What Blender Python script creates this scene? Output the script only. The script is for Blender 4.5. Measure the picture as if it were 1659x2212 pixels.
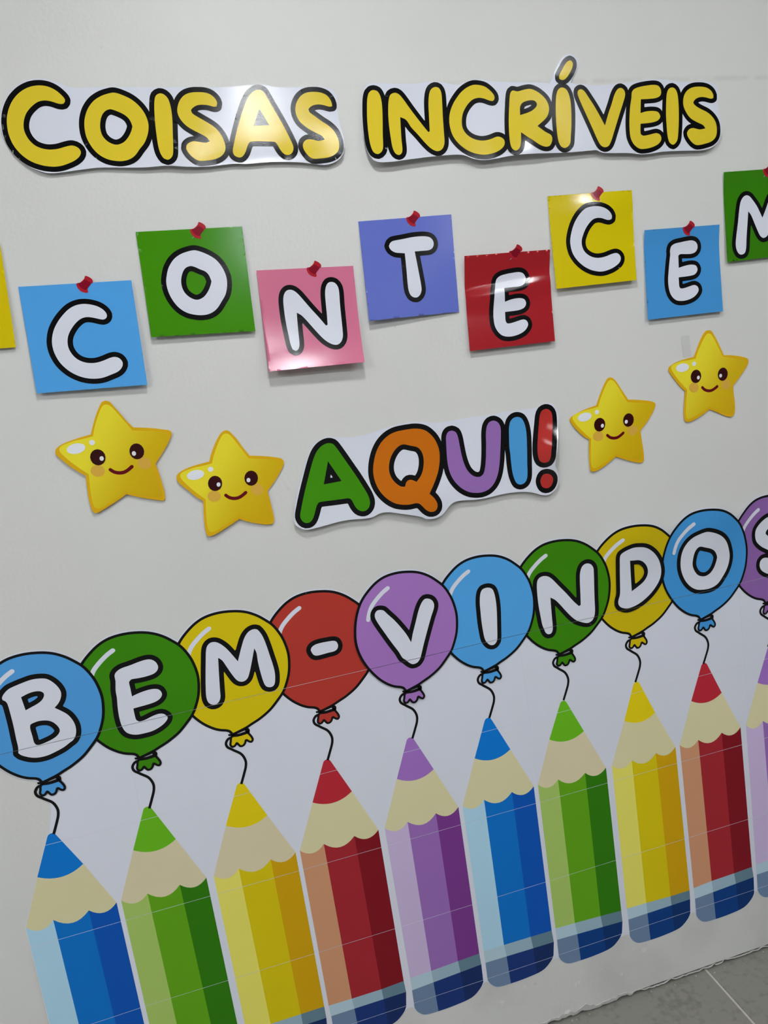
import bpy, bmesh, math
import numpy as np
from mathutils import Matrix, Vector
from mathutils.geometry import delaunay_2d_cdt

for o in list(bpy.data.objects):
    bpy.data.objects.remove(o)
scene = bpy.context.scene
COL = scene.collection

# ------------------------------------------------------------------ camera (metres; decorated wall is the plane y = 0, room on -y, floor z = 0)
def cam_matrix(loc, yaw, pitch, roll):
    base = Matrix(((1, 0, 0), (0, 0, -1), (0, 1, 0)))
    return Matrix.Translation(loc) @ (Matrix.Rotation(yaw, 3, 'Z') @ base @ Matrix.Rotation(pitch, 3, 'X') @ Matrix.Rotation(roll, 3, 'Z')).to_4x4()
cam_data = bpy.data.cameras.new('camera')
cam = bpy.data.objects.new('camera', cam_data)
COL.objects.link(cam)
cam_data.sensor_fit = 'VERTICAL'
cam_data.sensor_height = 36.0
cam_data.lens = 1528.12 / 2212 * 36.0
cam_data.clip_start = 0.02
cam.matrix_world = cam_matrix(Vector((0.53866, -1.38652, 1.49828)), -0.204095, -0.153322, -0.152479)
scene.camera = cam

# ------------------------------------------------------------------ world and exposure
world = bpy.data.worlds.new('world')
scene.world = world
world.use_nodes = True
world.node_tree.nodes['Background'].inputs['Color'].default_value = (0.80, 0.84, 0.90, 1)
world.node_tree.nodes['Background'].inputs['Strength'].default_value = 0.25
vs = scene.view_settings
vs.view_transform = 'Standard'
vs.look = 'None'
vs.gamma = 1.0
vs.use_curve_mapping = False
vs.exposure = 0.0

# ceiling lamps: x, y, power factor (fittings built further down; the rear left one is added fill light)
CEILING = 2.95
LAMPS = [(0.98, -2.22, 0.45), (2.38, -2.22, 0.65), (-1.6, -2.22, 1.7), (-1.3, -0.95, 0.25), (0.75, -0.95, 0.5), (0.98, -3.6, 0.5), (2.10, -0.95, 0.25), (-1.6, -3.6, 0.9), (2.6, -3.6, 0.35)]
LAMP_SIZE = 0.18
LAMP_STRENGTH = 318.0

# ------------------------------------------------------------------ how each sheet stands off the wall (mm) and every outline on it (wall x,z in 0.1 mm, * = sharp corner)
LIFT = {
  'coisas': [('b', 1, 1, 6, 6, 0.2687, 0.8642, 1.9637, 2.1086, 4), ('w', 0.6, 0.25, 0.5, 1, 0.3), ('g', 4, 0.88, 2.0, 0.06, 0.045), ('g', 4, 0.55, 2.0, 0.06, 0.045)],
  'incriveis': [('b', 3, 1, 7, 13, 0.8974, 1.6745, 1.9373, 2.0802, 1.0), ('g', 6, 0.99, 2.105, 0.06, 0.04), ('g', 4, 1.22, 1.95, 0.05, 0.05)],
  'aqui': [('b', 1, 1, 7, 10, 0.6572, 1.2222, 1.2676, 1.4397, 1.5), ('g', 18, 1.217, 1.342, 0.045, 0.045), ('g', 3, 0.92, 1.3, 0.07, 0.04)],
  'note_1': [('b', 1, 4, 10, 8, 0.232, 0.43, 1.5938, 1.7901, 1.3)],
  'note_2': [('b', 2, 4, 7, 9, 0.4452, 0.6424, 1.6644, 1.8622, 1.2)],
  'note_3': [('b', 4, 2, 21, 20, 0.6457, 0.8392, 1.5793, 1.7734, 3.2)],
  'note_4': [('b', 1, 1, 1.5, 12, 0.8545, 1.0501, 1.6512, 1.8421, 1.2)],
  'note_5': [('v', 11, 9, 0.345, 0.265, 0.02, 1.052, 1.2518, 1.5674, 1.757), ('g', 4, 1.1079, 1.6755, 0.07, 0.018), ('g', 3.2, 1.2019, 1.6868, 0.05, 0.018)],
  'note_6': [('b', 1, 2, 10, 10, 1.2562, 1.4494, 1.6689, 1.8541, 1.5), ('g', 4.8, 1.376, 1.8226, 0.06, 0.028)],
  'note_7': [('v', 5, 7, 0.2, 0.25, 0.08, 1.4595, 1.6514, 1.5799, 1.7678)],
  'note_8': [('v', 4, 6, 0.2, 0.2, 0.08, 1.6644, 1.8525, 1.6807, 1.868)],
  'note_0': [('b', 2, 2, 5, 5, 0.0493, 0.2271, 1.6891, 1.8718, 1)],
  'star_1': [('b', 1, 5, 2, 5, 0.2413, 0.4469, 1.3765, 1.5761, 1)],
  'star_2': [('b', 1, 2, 2, 6, 0.4406, 0.6449, 1.2951, 1.4903, 1)],
  'star_3': [('b', 1, 2, 1, 4, 1.2539, 1.4592, 1.2815, 1.4765, 1)],
  'star_4': [('b', 1, 2, 1, 3, 1.4979, 1.6998, 1.3468, 1.5441, 1)],
  'mural': [('g', 20, 1.39, 1.165, 0.1, 0.1), ('g', 19, 1.585, 1.165, 0.085, 0.1), ('g', 4, 1.19, 1.15, 0.09, 0.05), ('g', 3, 1.0, 1.15, 0.07, 0.05), ('g', 5, 1.83, 1.16, 0.1, 0.08), ('g', 4, 0.05, 0.35, 0.1, 0.2)],
}
SHAPES = {
  'coisas_paper': '3464,21239 3636,21203 3786,21141 3885,21090 4061,21057 4612,21042 5360,20993 5855,20969 6275,20941 6671,20931 6873,20939 7056,20948 7276,20930 7432,20887 7778,20863 8047,20854 8297,20847 8497,20779 8559,20648 8535,20410 8536,20147 8564,19942 8558,19783 8487,19608 8365,19511 8165,19464 7958,19494 7651,19547 7140,19590 6669,19592 6471,19612 6027,19598 5635,19620 5302,19664 4915,19669 4538,19697 4130,19730 3792,19716 3531,19703 3311,19704 3124,19771 2949,19898 2807,20076 2717,20292 2691,20474 2723,20651 2812,20860 2959,21047 3147,21178 3301,21231',
  'coisas_1': '3810,20879 3774,20818 3701,20819 3583,20866 3479,20887 3367,20871 3255,20806 3154,20714 3091,20610 3056,20486 3062,20377 3105,20265 3185,20171 3300,20113 3405,20092 3533,20095 3667,20122 3780,20132 3863,20089 3896,20021 3864,19948 3767,19880 3628,19831 3513,19806 3385,19807 3228,19842 3062,19921 2926,20048 2834,20211 2797,20377 2802,20539 2835,20680 2901,20819 2999,20947 3128,21049 3276,21113 3423,21131 3562,21109 3676,21049 3759,20967',
  'coisas_2': '4640,20946 4771,20897 4906,20816 5016,20698 5085,20563 5109,20438 5105,20343 5061,20213 4985,20085 4878,19980 4794,19892 4697,19833 4578,19808 4465,19814 4305,19862 4174,19961 4087,20091 4035,20253 4035,20419 4070,20563 4145,20704 4262,20825 4398,20899 4536,20937|4513,20682 4609,20649 4728,20582 4791,20517 4823,20440 4832,20370* 4794,20291 4730,20202 4639,20124 4537,20090 4463,20100 4371,20157 4305,20252 4290,20365 4309,20474 4356,20582 4422,20651',
  'coisas_3': '5324,20857 5398,20893 5470,20870 5524,20798 5545,20656 5535,20466 5498,20216 5452,19930 5427,19836 5382,19782 5320,19762 5266,19788 5224,19872 5208,19988 5211,20161 5225,20372 5255,20618 5290,20784',
  'coisas_4': '6364,20672 6344,20617 6284,20615 6201,20645 6105,20660 6006,20656 5931,20623 5883,20579 5894,20530 5953,20479 6058,20406 6163,20332 6249,20260 6320,20159 6360,20050 6374,19931 6346,19835 6277,19765 6169,19719 6027,19703 5868,19704 5797,19743 5716,19835 5678,19924 5694,19981 5751,20026 5834,20046 5948,20025 6044,20010 6115,20029* 6079,20095 5992,20158 5868,20233 5748,20327 5672,20438 5643,20546 5662,20649 5722,20758 5815,20837 5929,20873 6066,20874 6200,20855 6290,20809 6347,20739',
  'coisas_5': '7033,20823 7130,20856 7217,20826 7270,20724 7335,20567 7423,20368 7509,20148 7576,19945 7602,19822 7569,19733 7499,19688 7418,19704 7360,19779 7316,19883 7284,19935 7225,19949 6902,19976 6823,19968 6780,19922 6705,19788 6642,19723 6580,19712 6507,19754 6489,19825 6534,19960 6622,20168 6737,20411 6858,20633 6951,20761|7095,20543* 7225,20235* 6947,20247*',
  'coisas_6': '8447,20547 8443,20487 8394,20485 8284,20522 8182,20539 8074,20523 7996,20469 8004,20419 8086,20345 8214,20235 8325,20146 8411,20037 8453,19913 8458,19792 8426,19694 8351,19629 8228,19590 8057,19581 7922,19591 7856,19639 7792,19747 7779,19829 7808,19898 7879,19939 7972,19931 8092,19895 8208,19909* 8169,19979 8055,20049 7924,20139 7800,20266 7754,20387 7758,20504 7808,20617 7897,20708 8009,20756 8157,20761 8279,20740 8376,20689 8427,20617',
  'incriveis_paper': '9198,20835 9305,20836 9730,20795 10058,20778 10401,20801 10582,20795 10738,20764 10982,20722 11079,20758 11271,20804 11454,20794 11657,20755 12003,20719 12612,20680 12710,20669 12886,20647* 12977,20796 13062,20933 13191,21089 13337,21163 13472,21150 13556,21048 13525,20910 13391,20727 13336,20634* 13426,20605 13648,20586 13809,20549 14261,20560 14662,20568 14953,20596 15213,20603 15474,20581 15878,20510 16176,20512 16473,20490 16645,20407 16686,20253 16650,20004 16670,19750 16673,19522 16605,19324 16438,19185 16220,19137 15857,19150 15263,19172 14966,19156 14732,19155 14475,19198 13849,19248 13715,19312* 13208,19307 12706,19319 12288,19329 12009,19333 11776,19324 11306,19294 11078,19329 10859,19418 10634,19440 10179,19436 9727,19418 9391,19402 9100,19434 8985,19585 8955,19792 8948,20037 8982,20318 9044,20617 9113,20772',
  'incriveis_1': '9276,20715 9346,20686 9386,20594 9392,20434 9362,20192 9314,19889 9286,19687 9250,19607 9165,19558 9085,19599 9045,19745 9043,19949 9060,20171 9092,20392 9129,20571 9171,20668 9216,20705',
  'incriveis_2': '9675,20640 9748,20610 9822,20517 9910,20372 10015,20202 10139,20009 10221,19890* 10250,19904* 10277,20134 10307,20399 10349,20579 10403,20667 10488,20704 10564,20681 10597,20598 10587,20424 10556,20137 10530,19848 10514,19683 10476,19592 10411,19538 10330,19529 10236,19578 10131,19689 10003,19863 9893,20004 9816,20143 9711,20201* 9690,20028 9666,19783 9654,19609 9625,19539 9565,19512 9504,19548 9467,19653 9462,19879 9471,20124 9498,20346 9538,20525 9584,20611',
  'incriveis_3': '11662,20497 11671,20434 11632,20384 11564,20392 11443,20441 11330,20458 11210,20430 11092,20343 11007,20244 10966,20174 10933,20072 10920,19947 10945,19862 11011,19774 11115,19704 11248,19663 11363,19658 11482,19677 11603,19709 11681,19692 11741,19633 11734,19549 11671,19481 11558,19427 11414,19397 11274,19393 11116,19426 10965,19494 10823,19609 10720,19752 10676,19901 10674,20067 10719,20231 10814,20391 10939,20528 11019,20596 11133,20662 11266,20703 11392,20694 11502,20659 11595,20585',
  'incriveis_4': '12071,20554 12173,20531 12308,20555 12429,20565 12511,20544 12617,20482 12734,20368 12790,20233 12777,20114 12702,19997 12484,19850* 12630,19733 12757,19654 12766,19569 12698,19463 12597,19444 12476,19486 12327,19590 12245,19644 12110,19751* 12068,19539 12024,19448 11949,19412 11875,19461 11851,19601 11883,19921 11940,20217 11998,20468 12032,20532|12180,20244 12246,20315 12395,20349 12512,20332 12545,20283 12519,20217 12383,20136 12151,20079*',
  'incriveis_5': '13132,20554 13221,20508 13269,20373 13274,20180 13239,19892 13182,19605 13140,19462 13030,19396 12945,19426 12899,19525 12893,19720 12913,19985 12944,20224 12987,20414 13044,20518',
  'incriveis_accent': '13378,21051 13427,21007 13412,20926 13318,20791 13223,20707 13152,20692 13097,20723 13102,20778 13195,20902 13291,21014',
  'incriveis_6': '13537,20498 13601,20463 13681,20338 13803,20124 13911,19898 13969,19768* 14062,19962 14178,20175 14276,20364 14360,20457 14434,20473 14498,20425 14509,20339 14453,20208 14316,19946 14158,19637 14059,19447 13991,19366 13903,19348 13823,19390 13768,19492 13688,19717 13588,19992 13499,20239 13453,20399 13469,20470',
  'incriveis_7': '14662,20367 14713,20425 14819,20461 14995,20484 15199,20490 15297,20460 15339,20378 15317,20281 15208,20233 15018,20224 14850,20226* 14807,19958* 14941,19982 15101,19982 15214,19953 15255,19863 15192,19793 15041,19758 14778,19750* 14756,19548 14803,19513 14951,19523 15129,19543 15211,19493 15214,19405 15131,19324 14978,19273 14801,19254 14686,19269 14578,19350 14521,19465 14510,19589 14532,19810 14590,20102 14643,20270',
  'incriveis_8': '15523,20393 15614,20418 15682,20372 15713,20271 15712,20084 15679,19787 15625,19490 15578,19355 15482,19288 15399,19343 15372,19482 15378,19681 15393,19905 15432,20151 15468,20310',
  'incriveis_9': '16560,20211 16553,20156 16491,20144 16374,20176 16255,20190 16131,20160 16062,20089 16113,20023 16225,19954 16367,19882 16477,19788 16552,19656 16557,19504 16517,19380 16418,19299 16262,19259 16048,19242 15947,19293 15854,19412 15836,19501 15905,19572 15997,19586 16143,19549 16287,19560* 16244,19626 16102,19698 15949,19795 15850,19951 15822,20078 15856,20226 15944,20333 16086,20392 16281,20396 16428,20363 16524,20293',
  'aqui_paper': '6439,12908 6460,13076 6530,13321 6649,13609 6774,13879 6892,14115 6987,14270 7111,14387 7242,14451 7367,14474 7501,14444 7755,14395 8018,14388 8288,14414 8564,14466 8838,14493 9111,14494 9387,14446 9601,14401 9934,14394 10311,14403 10593,14390 10879,14391 11072,14398 11361,14390 11652,14382 11868,14386 11953,14437 12091,14434 12219,14352 12266,14144 12152,13705 12041,13359 12007,13124* 12074,12944 12076,12774 12013,12635 11842,12525 11684,12540 11438,12643 11170,12700 10821,12719 10469,12705 10200,12708 9805,12752 9646,12709 9433,12530 9277,12486 9075,12509 8999,12565 8807,12637 8546,12721 8339,12785 8179,12800 7972,12746 7794,12752 7550,12780 7303,12782 6947,12752 6685,12741 6585,12763 6493,12829',
  'aqui_1': '7355,14348 7445,14316 7507,14220 7592,14051 7696,13835 7801,13617 7890,13410 7965,13222 7990,13077 7957,12969 7874,12904 7794,12905 7722,12950 7667,13047 7639,13140 7612,13188 7571,13208 7309,13221 7033,13236 6980,13232 6927,13181 6859,13037 6796,12928 6735,12879 6657,12876 6596,12922 6566,13022 6617,13185 6726,13458 6853,13745 6978,14015 7077,14187 7161,14276 7256,14329|7293,13997* 7493,13569* 7132,13564*',
  'aqui_2': '9126,14357 9268,14324 9361,14275 9457,14177 9529,14050 9575,13866 9562,13672 9497,13452 9385,13240 9227,13010* 9316,12895 9360,12779 9341,12684 9278,12635 9185,12640 9101,12701 9032,12794 8985,12847 8915,12869 8787,12865 8663,12881 8508,12932 8379,13025 8260,13170 8182,13341 8150,13522 8161,13695 8221,13895 8302,14056 8414,14194 8555,14294 8708,14348 8873,14362 9000,14363|8855,14080 9002,14029 9139,13972 9206,13873 9225,13728 9191,13557 9119,13410 9003,13293* 8906,13349 8834,13352 8781,13309 8750,13238* 8671,13253 8577,13335 8507,13452 8479,13589 8502,13743 8571,13889 8671,14004 8772,14067',
  'aqui_3': '9906,14194 9983,14147 10014,14044 10024,13864 10034,13684 10055,13519 10097,13368 10173,13247 10258,13182 10350,13162 10434,13202 10488,13302 10543,13510 10586,13755 10625,14037 10668,14173 10735,14243 10832,14255 10920,14197 10957,14092 10934,13898 10885,13634 10823,13354 10753,13148 10650,12983 10517,12879 10376,12840 10242,12846 10077,12893 9922,13002 9797,13168 9732,13340 9713,13504 9718,13682 9741,13910 9762,14084 9798,14158 9849,14191',
  'aqui_4': '11142,14063 11188,14182 11264,14243 11353,14253 11444,14206 11494,14081 11505,13898 11477,13629 11431,13271 11397,13001 11349,12899 11283,12855 11214,12849 11141,12889 11099,12997 11080,13128 11079,13311 11089,13510 11089,13637 11114,13869',
  'aqui_5': '11853,14207 11905,14290 11998,14321 12082,14290 12127,14202 12101,13987 12022,13726 11950,13465 11916,13305 11868,13230 11780,13219 11705,13264 11674,13379 11690,13578 11747,13823 11805,14033|11811,12984 11903,12945 11955,12852 11926,12744 11860,12681 11769,12672 11696,12719 11666,12835 11702,12931 11754,12978',
  'note_1_paper': '2411,17897* 4304,17795* 4227,15931* 2339,16047*',
  'note_1_letter': '3775,17257 3754,17194 3694,17172 3605,17200 3516,17232 3410,17250 3310,17225 3211,17157 3121,17063 3053,16958 3020,16832 3029,16717 3083,16596 3168,16511 3284,16457 3423,16439 3554,16458 3689,16494 3769,16498 3842,16460 3880,16380 3852,16301 3775,16237 3646,16197 3496,16163 3368,16162 3231,16189 3085,16254 2949,16360 2838,16507 2777,16670 2761,16818 2779,16945 2841,17099 2937,17232 3054,17346 3181,17435 3314,17478 3440,17479 3560,17449 3661,17401 3735,17335',
  'note_2_paper': '4540,18614* 6421,18526* 6331,16634* 4458,16760*',
  'note_2_letter': '5497,18194 5616,18151 5743,18076 5853,17980 5929,17853 5969,17722 5977,17608 5952,17470 5901,17348 5817,17244 5727,17141 5644,17080 5538,17043 5423,17038 5313,17056 5168,17109 5046,17208 4960,17344 4907,17505 4897,17673 4930,17808 4990,17941 5097,18067 5223,18144 5370,18184|5370,17927 5443,17905 5532,17851 5621,17802 5667,17741 5689,17668 5698,17618* 5666,17544 5597,17439 5511,17358 5419,17322 5349,17327 5261,17380 5187,17472 5157,17588 5169,17712 5220,17832 5282,17902',
  'note_3_paper': '6544,17724* 8386,17616* 8285,15781* 6442,15857*',
  'note_3_letter': '7097,17311 7169,17287 7241,17218 7330,17087 7441,16917 7565,16738 7672,16569* 7707,16582* 7725,16760 7741,16978 7759,17166 7793,17285 7847,17353 7913,17366 7980,17339 8025,17266 8033,17163 8012,16932 7995,16686 7977,16451 7961,16327 7919,16241 7848,16187 7770,16188 7685,16230 7588,16319 7486,16458 7387,16609 7298,16743 7229,16827 7160,16876* 7147,16762 7127,16531 7108,16299 7083,16219 7040,16176 7005,16174 6962,16207 6939,16307 6931,16487 6924,16721 6930,16951 6947,17138 6981,17241 7032,17296',
  'note_4_paper': '8617,18416* 10494,18376* 10389,16508* 8516,16547*',
  'note_4_letter': '9269,17995 9440,18007 9614,18023 9771,18025 9912,18012 9994,17984 10043,17926 10051,17852 10014,17783 9944,17750 9814,17749 9642,17753* 9652,17586 9664,17345 9673,17129 9666,17009 9618,16920 9546,16880 9496,16886 9437,16926 9403,17024 9403,17158 9416,17344 9431,17595 9437,17738* 9343,17754 9247,17773 9171,17827 9141,17902 9170,17952 9225,17988',
  'note_5_paper': '10619,17549* 12466,17488* 12349,15669* 10485,15713*',
  'note_5_letter': '11237,16988 11271,17055 11348,17100 11469,17122 11644,17133 11759,17131 11844,17100 11890,17029 11881,16949 11826,16880 11734,16853 11601,16851 11396,16856* 11376,16585* 11503,16613 11639,16624 11747,16612 11811,16578 11833,16508 11798,16438 11732,16403 11621,16385 11352,16387* 11336,16204 11356,16158 11394,16147 11504,16158 11629,16180 11725,16190 11788,16160 11812,16082 11763,16001 11671,15938 11543,15899 11406,15885 11287,15901 11200,15943 11133,16026 11091,16136 11086,16284 11105,16429 11140,16606 11174,16783 11217,16916',
  'note_6_paper': '12579,18537* 14472,18493* 14341,16675* 12506,16703*',
  'note_6_letter': '13941,18013 13931,17964 13871,17944 13798,17960 13698,17997 13597,18009 13510,17991 13418,17925 13337,17838 13266,17731 13214,17620 13199,17518 13220,17413 13280,17329 13372,17261 13484,17223 13601,17217 13721,17233 13844,17263 13949,17272 14011,17239 14041,17170 14015,17094 13944,17036 13817,16978 13678,16944 13573,16935 13458,16951 13319,16999 13172,17093 13059,17210 12978,17348 12948,17480 12951,17621 12997,17770 13058,17904 13144,18034 13255,18148 13375,18221 13503,18241 13629,18234 13741,18204 13838,18152 13908,18084',
  'note_7_paper': '14666,17666* 16472,17610* 16377,15795* 14544,15835*',
  'note_7_letter': '15255,17229 15286,17288 15369,17328 15518,17344 15681,17357 15789,17355 15870,17321 15914,17254 15908,17174 15853,17110 15768,17084 15646,17088 15478,17102 15434,17078* 15412,16824* 15534,16846 15672,16860 15767,16852 15832,16826 15862,16758 15836,16690 15768,16644 15643,16629 15384,16628* 15375,16435 15394,16398 15434,16387 15544,16398 15684,16424 15753,16425 15817,16385 15835,16312 15792,16246 15708,16184 15593,16144 15468,16127 15359,16134 15268,16159 15194,16221 15140,16321 15119,16452 15126,16604 15158,16764 15205,16968 15244,17126 15244,17184',
  'note_8_paper': '16680,18667* 18482,18631* 18406,16798* 16588,16812*',
  'note_8_letter': '17216,18157 17289,18130 17357,18050 17444,17921 17506,17789 17563,17653* 17662,17817 17758,17989 17832,18088 17926,18122 17996,18052 18033,17911 18065,17502 18076,17125 18050,17008 17968,16974 17898,17045 17875,17306 17860,17628 17838,17780* 17783,17636 17703,17376 17645,17264 17544,17226 17472,17270 17420,17372 17342,17581 17284,17735 17224,17820* 17178,17586 17116,17274 17077,17043 17028,16952 16943,16932 16878,16968 16838,17057 16833,17174 16872,17351 16940,17609 17002,17866 17059,18040 17138,18132',
  'note_0_paper': '623,18710* 2278,18645* 2166,16883* 513,16957*',
  'note_1_pin_body': '3544,17956 3602,17931 3647,17886 3655,17845 3642,17819 3610,17817 3568,17767 3533,17731 3540,17690 3523,17663 3478,17673 3422,17703 3380,17764 3367,17829 3381,17847 3429,17850 3491,17887 3527,17923',
  'note_1_pin_shaft': '3495,17868 3526,17890 3573,17865 3615,17819 3563,17764 3515,17715 3460,17734 3416,17787 3403,17840 3444,17851',
  'note_1_pin_cap': '3542,17946 3595,17921 3638,17877 3643,17843 3613,17832 3566,17869 3529,17902',
  'note_1_pin_needle': '3412,17716* 3420,17708* 3383,17682* 3375,17688*',
  'note_2_pin_body': '5661,18677 5719,18651 5764,18606 5772,18565 5759,18540 5727,18537 5685,18487 5649,18451 5657,18410 5640,18383 5595,18393 5539,18424 5497,18484 5484,18550 5498,18567 5545,18570 5608,18608 5643,18644',
  'note_2_pin_shaft': '5612,18588 5643,18610 5690,18586 5732,18539 5680,18484 5632,18435 5576,18454 5533,18507 5520,18560 5561,18571',
  'note_2_pin_cap': '5659,18666 5712,18641 5755,18598 5760,18564 5730,18553 5683,18590 5645,18623',
  'note_2_pin_needle': '5529,18436* 5537,18429* 5500,18402* 5492,18408*',
  'note_3_pin_body': '7658,17784 7716,17758 7761,17713 7769,17672 7756,17646 7724,17644 7682,17594 7646,17558 7654,17517 7637,17490 7592,17500 7536,17530 7494,17591 7481,17656 7495,17674 7542,17677 7605,17714 7640,17750',
  'note_3_pin_shaft': '7609,17695 7640,17717 7687,17693 7729,17646 7677,17591 7629,17542 7573,17561 7530,17614 7517,17667 7558,17678',
  'note_3_pin_cap': '7656,17773 7709,17748 7752,17705 7757,17670 7727,17659 7680,17697 7642,17729',
  'note_3_pin_needle': '7526,17543* 7534,17535* 7497,17509* 7489,17515*',
  'note_4_pin_body': '9744,18512 9802,18487 9847,18442 9855,18401 9842,18375 9810,18373 9768,18323 9732,18287 9740,18246 9723,18219 9678,18229 9622,18259 9580,18320 9566,18385 9581,18403 9628,18406 9691,18443 9726,18479',
  'note_4_pin_shaft': '9695,18424 9726,18446 9772,18421 9815,18375 9763,18320 9715,18271 9659,18290 9616,18343 9603,18396 9644,18407',
  'note_4_pin_cap': '9742,18502 9795,18477 9838,18433 9843,18399 9813,18388 9765,18425 9728,18458',
  'note_4_pin_needle': '9612,18272* 9620,18264* 9583,18238* 9575,18244*',
  'note_5_pin_body': '11744,17653 11802,17628 11847,17583 11855,17542 11842,17516 11810,17513 11768,17464 11732,17427 11740,17387 11723,17360 11678,17370 11622,17400 11580,17461 11567,17526 11581,17544 11628,17546 11691,17584 11726,17620',
  'note_5_pin_shaft': '11695,17565 11726,17587 11773,17562 11815,17516 11763,17461 11715,17412 11659,17431 11616,17484 11603,17536 11644,17548',
  'note_5_pin_cap': '11742,17642 11795,17617 11838,17574 11843,17540 11813,17529 11766,17566 11728,17599',
  'note_5_pin_needle': '11612,17412* 11620,17405* 11583,17379* 11575,17385*',
  'note_6_pin_body': '13709,18631 13767,18606 13813,18561 13820,18520 13807,18494 13775,18491 13733,18441 13698,18405 13705,18364 13688,18337 13643,18347 13587,18378 13545,18439 13532,18504 13546,18522 13594,18524 13656,18562 13692,18598',
  'note_6_pin_shaft': '13660,18542 13691,18564 13738,18540 13780,18494 13728,18439 13680,18390 13625,18409 13581,18462 13568,18514 13610,18526',
  'note_6_pin_cap': '13707,18620 13760,18595 13803,18552 13809,18518 13778,18507 13731,18544 13694,18577',
  'note_6_pin_needle': '13577,18390* 13585,18383* 13548,18357* 13540,18362*',
  'note_7_pin_body': '15751,17751 15809,17725 15854,17680 15862,17639 15849,17613 15817,17611 15775,17561 15739,17525 15747,17484 15730,17457 15685,17467 15629,17497 15587,17558 15574,17623 15588,17641 15636,17644 15698,17681 15733,17717',
  'note_7_pin_shaft': '15702,17662 15733,17684 15780,17660 15822,17613 15770,17558 15722,17509 15667,17528 15623,17581 15610,17634 15651,17645',
  'note_7_pin_cap': '15749,17740 15802,17715 15845,17672 15850,17637 15820,17626 15773,17664 15735,17696',
  'note_7_pin_needle': '15619,17510* 15627,17502* 15590,17476* 15582,17482*',
  'note_8_pin_body': '17829,18765 17887,18740 17932,18695 17940,18654 17927,18628 17895,18625 17853,18576 17817,18539 17825,18499 17808,18472 17763,18481 17707,18512 17665,18573 17652,18638 17666,18656 17713,18658 17776,18696 17811,18732',
  'note_8_pin_shaft': '17780,18677 17811,18699 17857,18674 17900,18628 17848,18573 17800,18524 17744,18543 17701,18596 17688,18648 17729,18660',
  'note_8_pin_cap': '17827,18754 17880,18729 17923,18686 17928,18652 17898,18641 17850,18678 17813,18711',
  'note_8_pin_needle': '17697,18524* 17705,18517* 17668,18491* 17660,18497*',
  'star_1_paper': '3437,15759 3505,15734 3561,15649 3649,15498 3736,15338 3829,15208* 3988,15179 4176,15138 4348,15088 4461,15047 4475,14982 4433,14902 4330,14761 4212,14623 4086,14485* 4117,14290 4137,14079 4144,13917 4130,13807 4095,13782 3979,13815 3807,13874 3653,13933 3471,14017* 3341,13950 3144,13859 2982,13794 2888,13764 2835,13797 2813,13904 2810,14108 2839,14470* 2728,14566 2607,14687 2492,14830 2419,14934 2421,14995 2458,15050 2577,15107 2729,15143 2910,15176 3074,15196* 3139,15339 3215,15495 3315,15663 3382,15744',
  'star_1_body': '3431,15691 3487,15673 3563,15575 3672,15386 3806,15154* 3997,15118 4175,15085 4322,15045 4400,14998 4409,14942 4342,14836 4214,14670 4030,14481* 4059,14290 4090,14051 4099,13939 4082,13871 4019,13855 3841,13904 3667,13967 3476,14065* 3339,13995 3179,13921 3021,13854 2929,13836 2881,13870 2861,13989 2870,14219 2897,14491* 2770,14617 2644,14759 2545,14887 2491,14993 2519,15057 2618,15095 2768,15125 2930,15138 3108,15157* 3155,15286 3237,15455 3332,15615 3384,15675',
  'star_1_shine_large': '2940,14996 2930,14959 2897,14927 2845,14903 2783,14892 2720,14895 2667,14912 2629,14939 2615,14974 2625,15010 2658,15042 2710,15066 2771,15077 2834,15074 2888,15058 2926,15030',
  'star_1_shine_small': '3119,15042 3113,15025 3100,15011 3082,15003 3062,15002 3044,15009 3029,15022 3020,15039 3018,15057 3025,15075 3038,15089 3055,15097 3075,15097 3094,15091 3109,15078 3118,15061',
  'star_1_cheek_left': '3187,14506 3172,14466 3141,14435 3098,14418 3049,14417 3003,14433 2967,14463 2945,14502 2941,14545 2956,14584 2987,14615 3030,14632 3079,14633 3124,14617 3161,14588 3183,14549',
  'star_1_cheek_right': '4010,14511 3996,14469 3965,14437 3923,14418 3877,14417 3832,14433 3797,14463 3776,14503 3773,14548 3787,14589 3818,14622 3859,14640 3906,14641 3950,14626 3986,14596 4007,14555',
  'star_1_eye_left': '3247,14749 3229,14694 3194,14651 3147,14626 3095,14623 3046,14642 3008,14680 2986,14732 2983,14790 3001,14844 3036,14887 3083,14912 3135,14915 3183,14897 3222,14859 3244,14807',
  'star_1_eye_right': '3933,14747 3916,14692 3882,14649 3836,14624 3785,14620 3737,14639 3700,14677 3678,14729 3676,14786 3693,14840 3727,14884 3772,14909 3823,14913 3871,14894 3908,14856 3930,14804',
  'star_1_glint_left': '3212,14732 3207,14716 3197,14704 3184,14696 3170,14695 3156,14701 3146,14711 3140,14726 3139,14743 3144,14758 3154,14771 3167,14778 3181,14779 3195,14774 3205,14763 3211,14748',
  'star_1_glint_right': '3784,14731 3779,14715 3770,14703 3756,14695 3742,14694 3728,14700 3717,14711 3711,14726 3710,14742 3715,14758 3725,14770 3738,14778 3753,14779 3767,14774 3777,14762 3784,14748',
  'star_1_mouth': '3263,14487 3325,14431 3421,14395 3522,14394 3610,14431 3681,14477 3691,14487 3696,14501 3694,14515 3686,14527 3674,14535 3660,14536 3647,14532 3581,14488 3509,14458 3431,14458 3355,14486 3303,14534 3291,14541 3278,14542 3265,14537 3256,14526 3252,14512 3255,14498',
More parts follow.
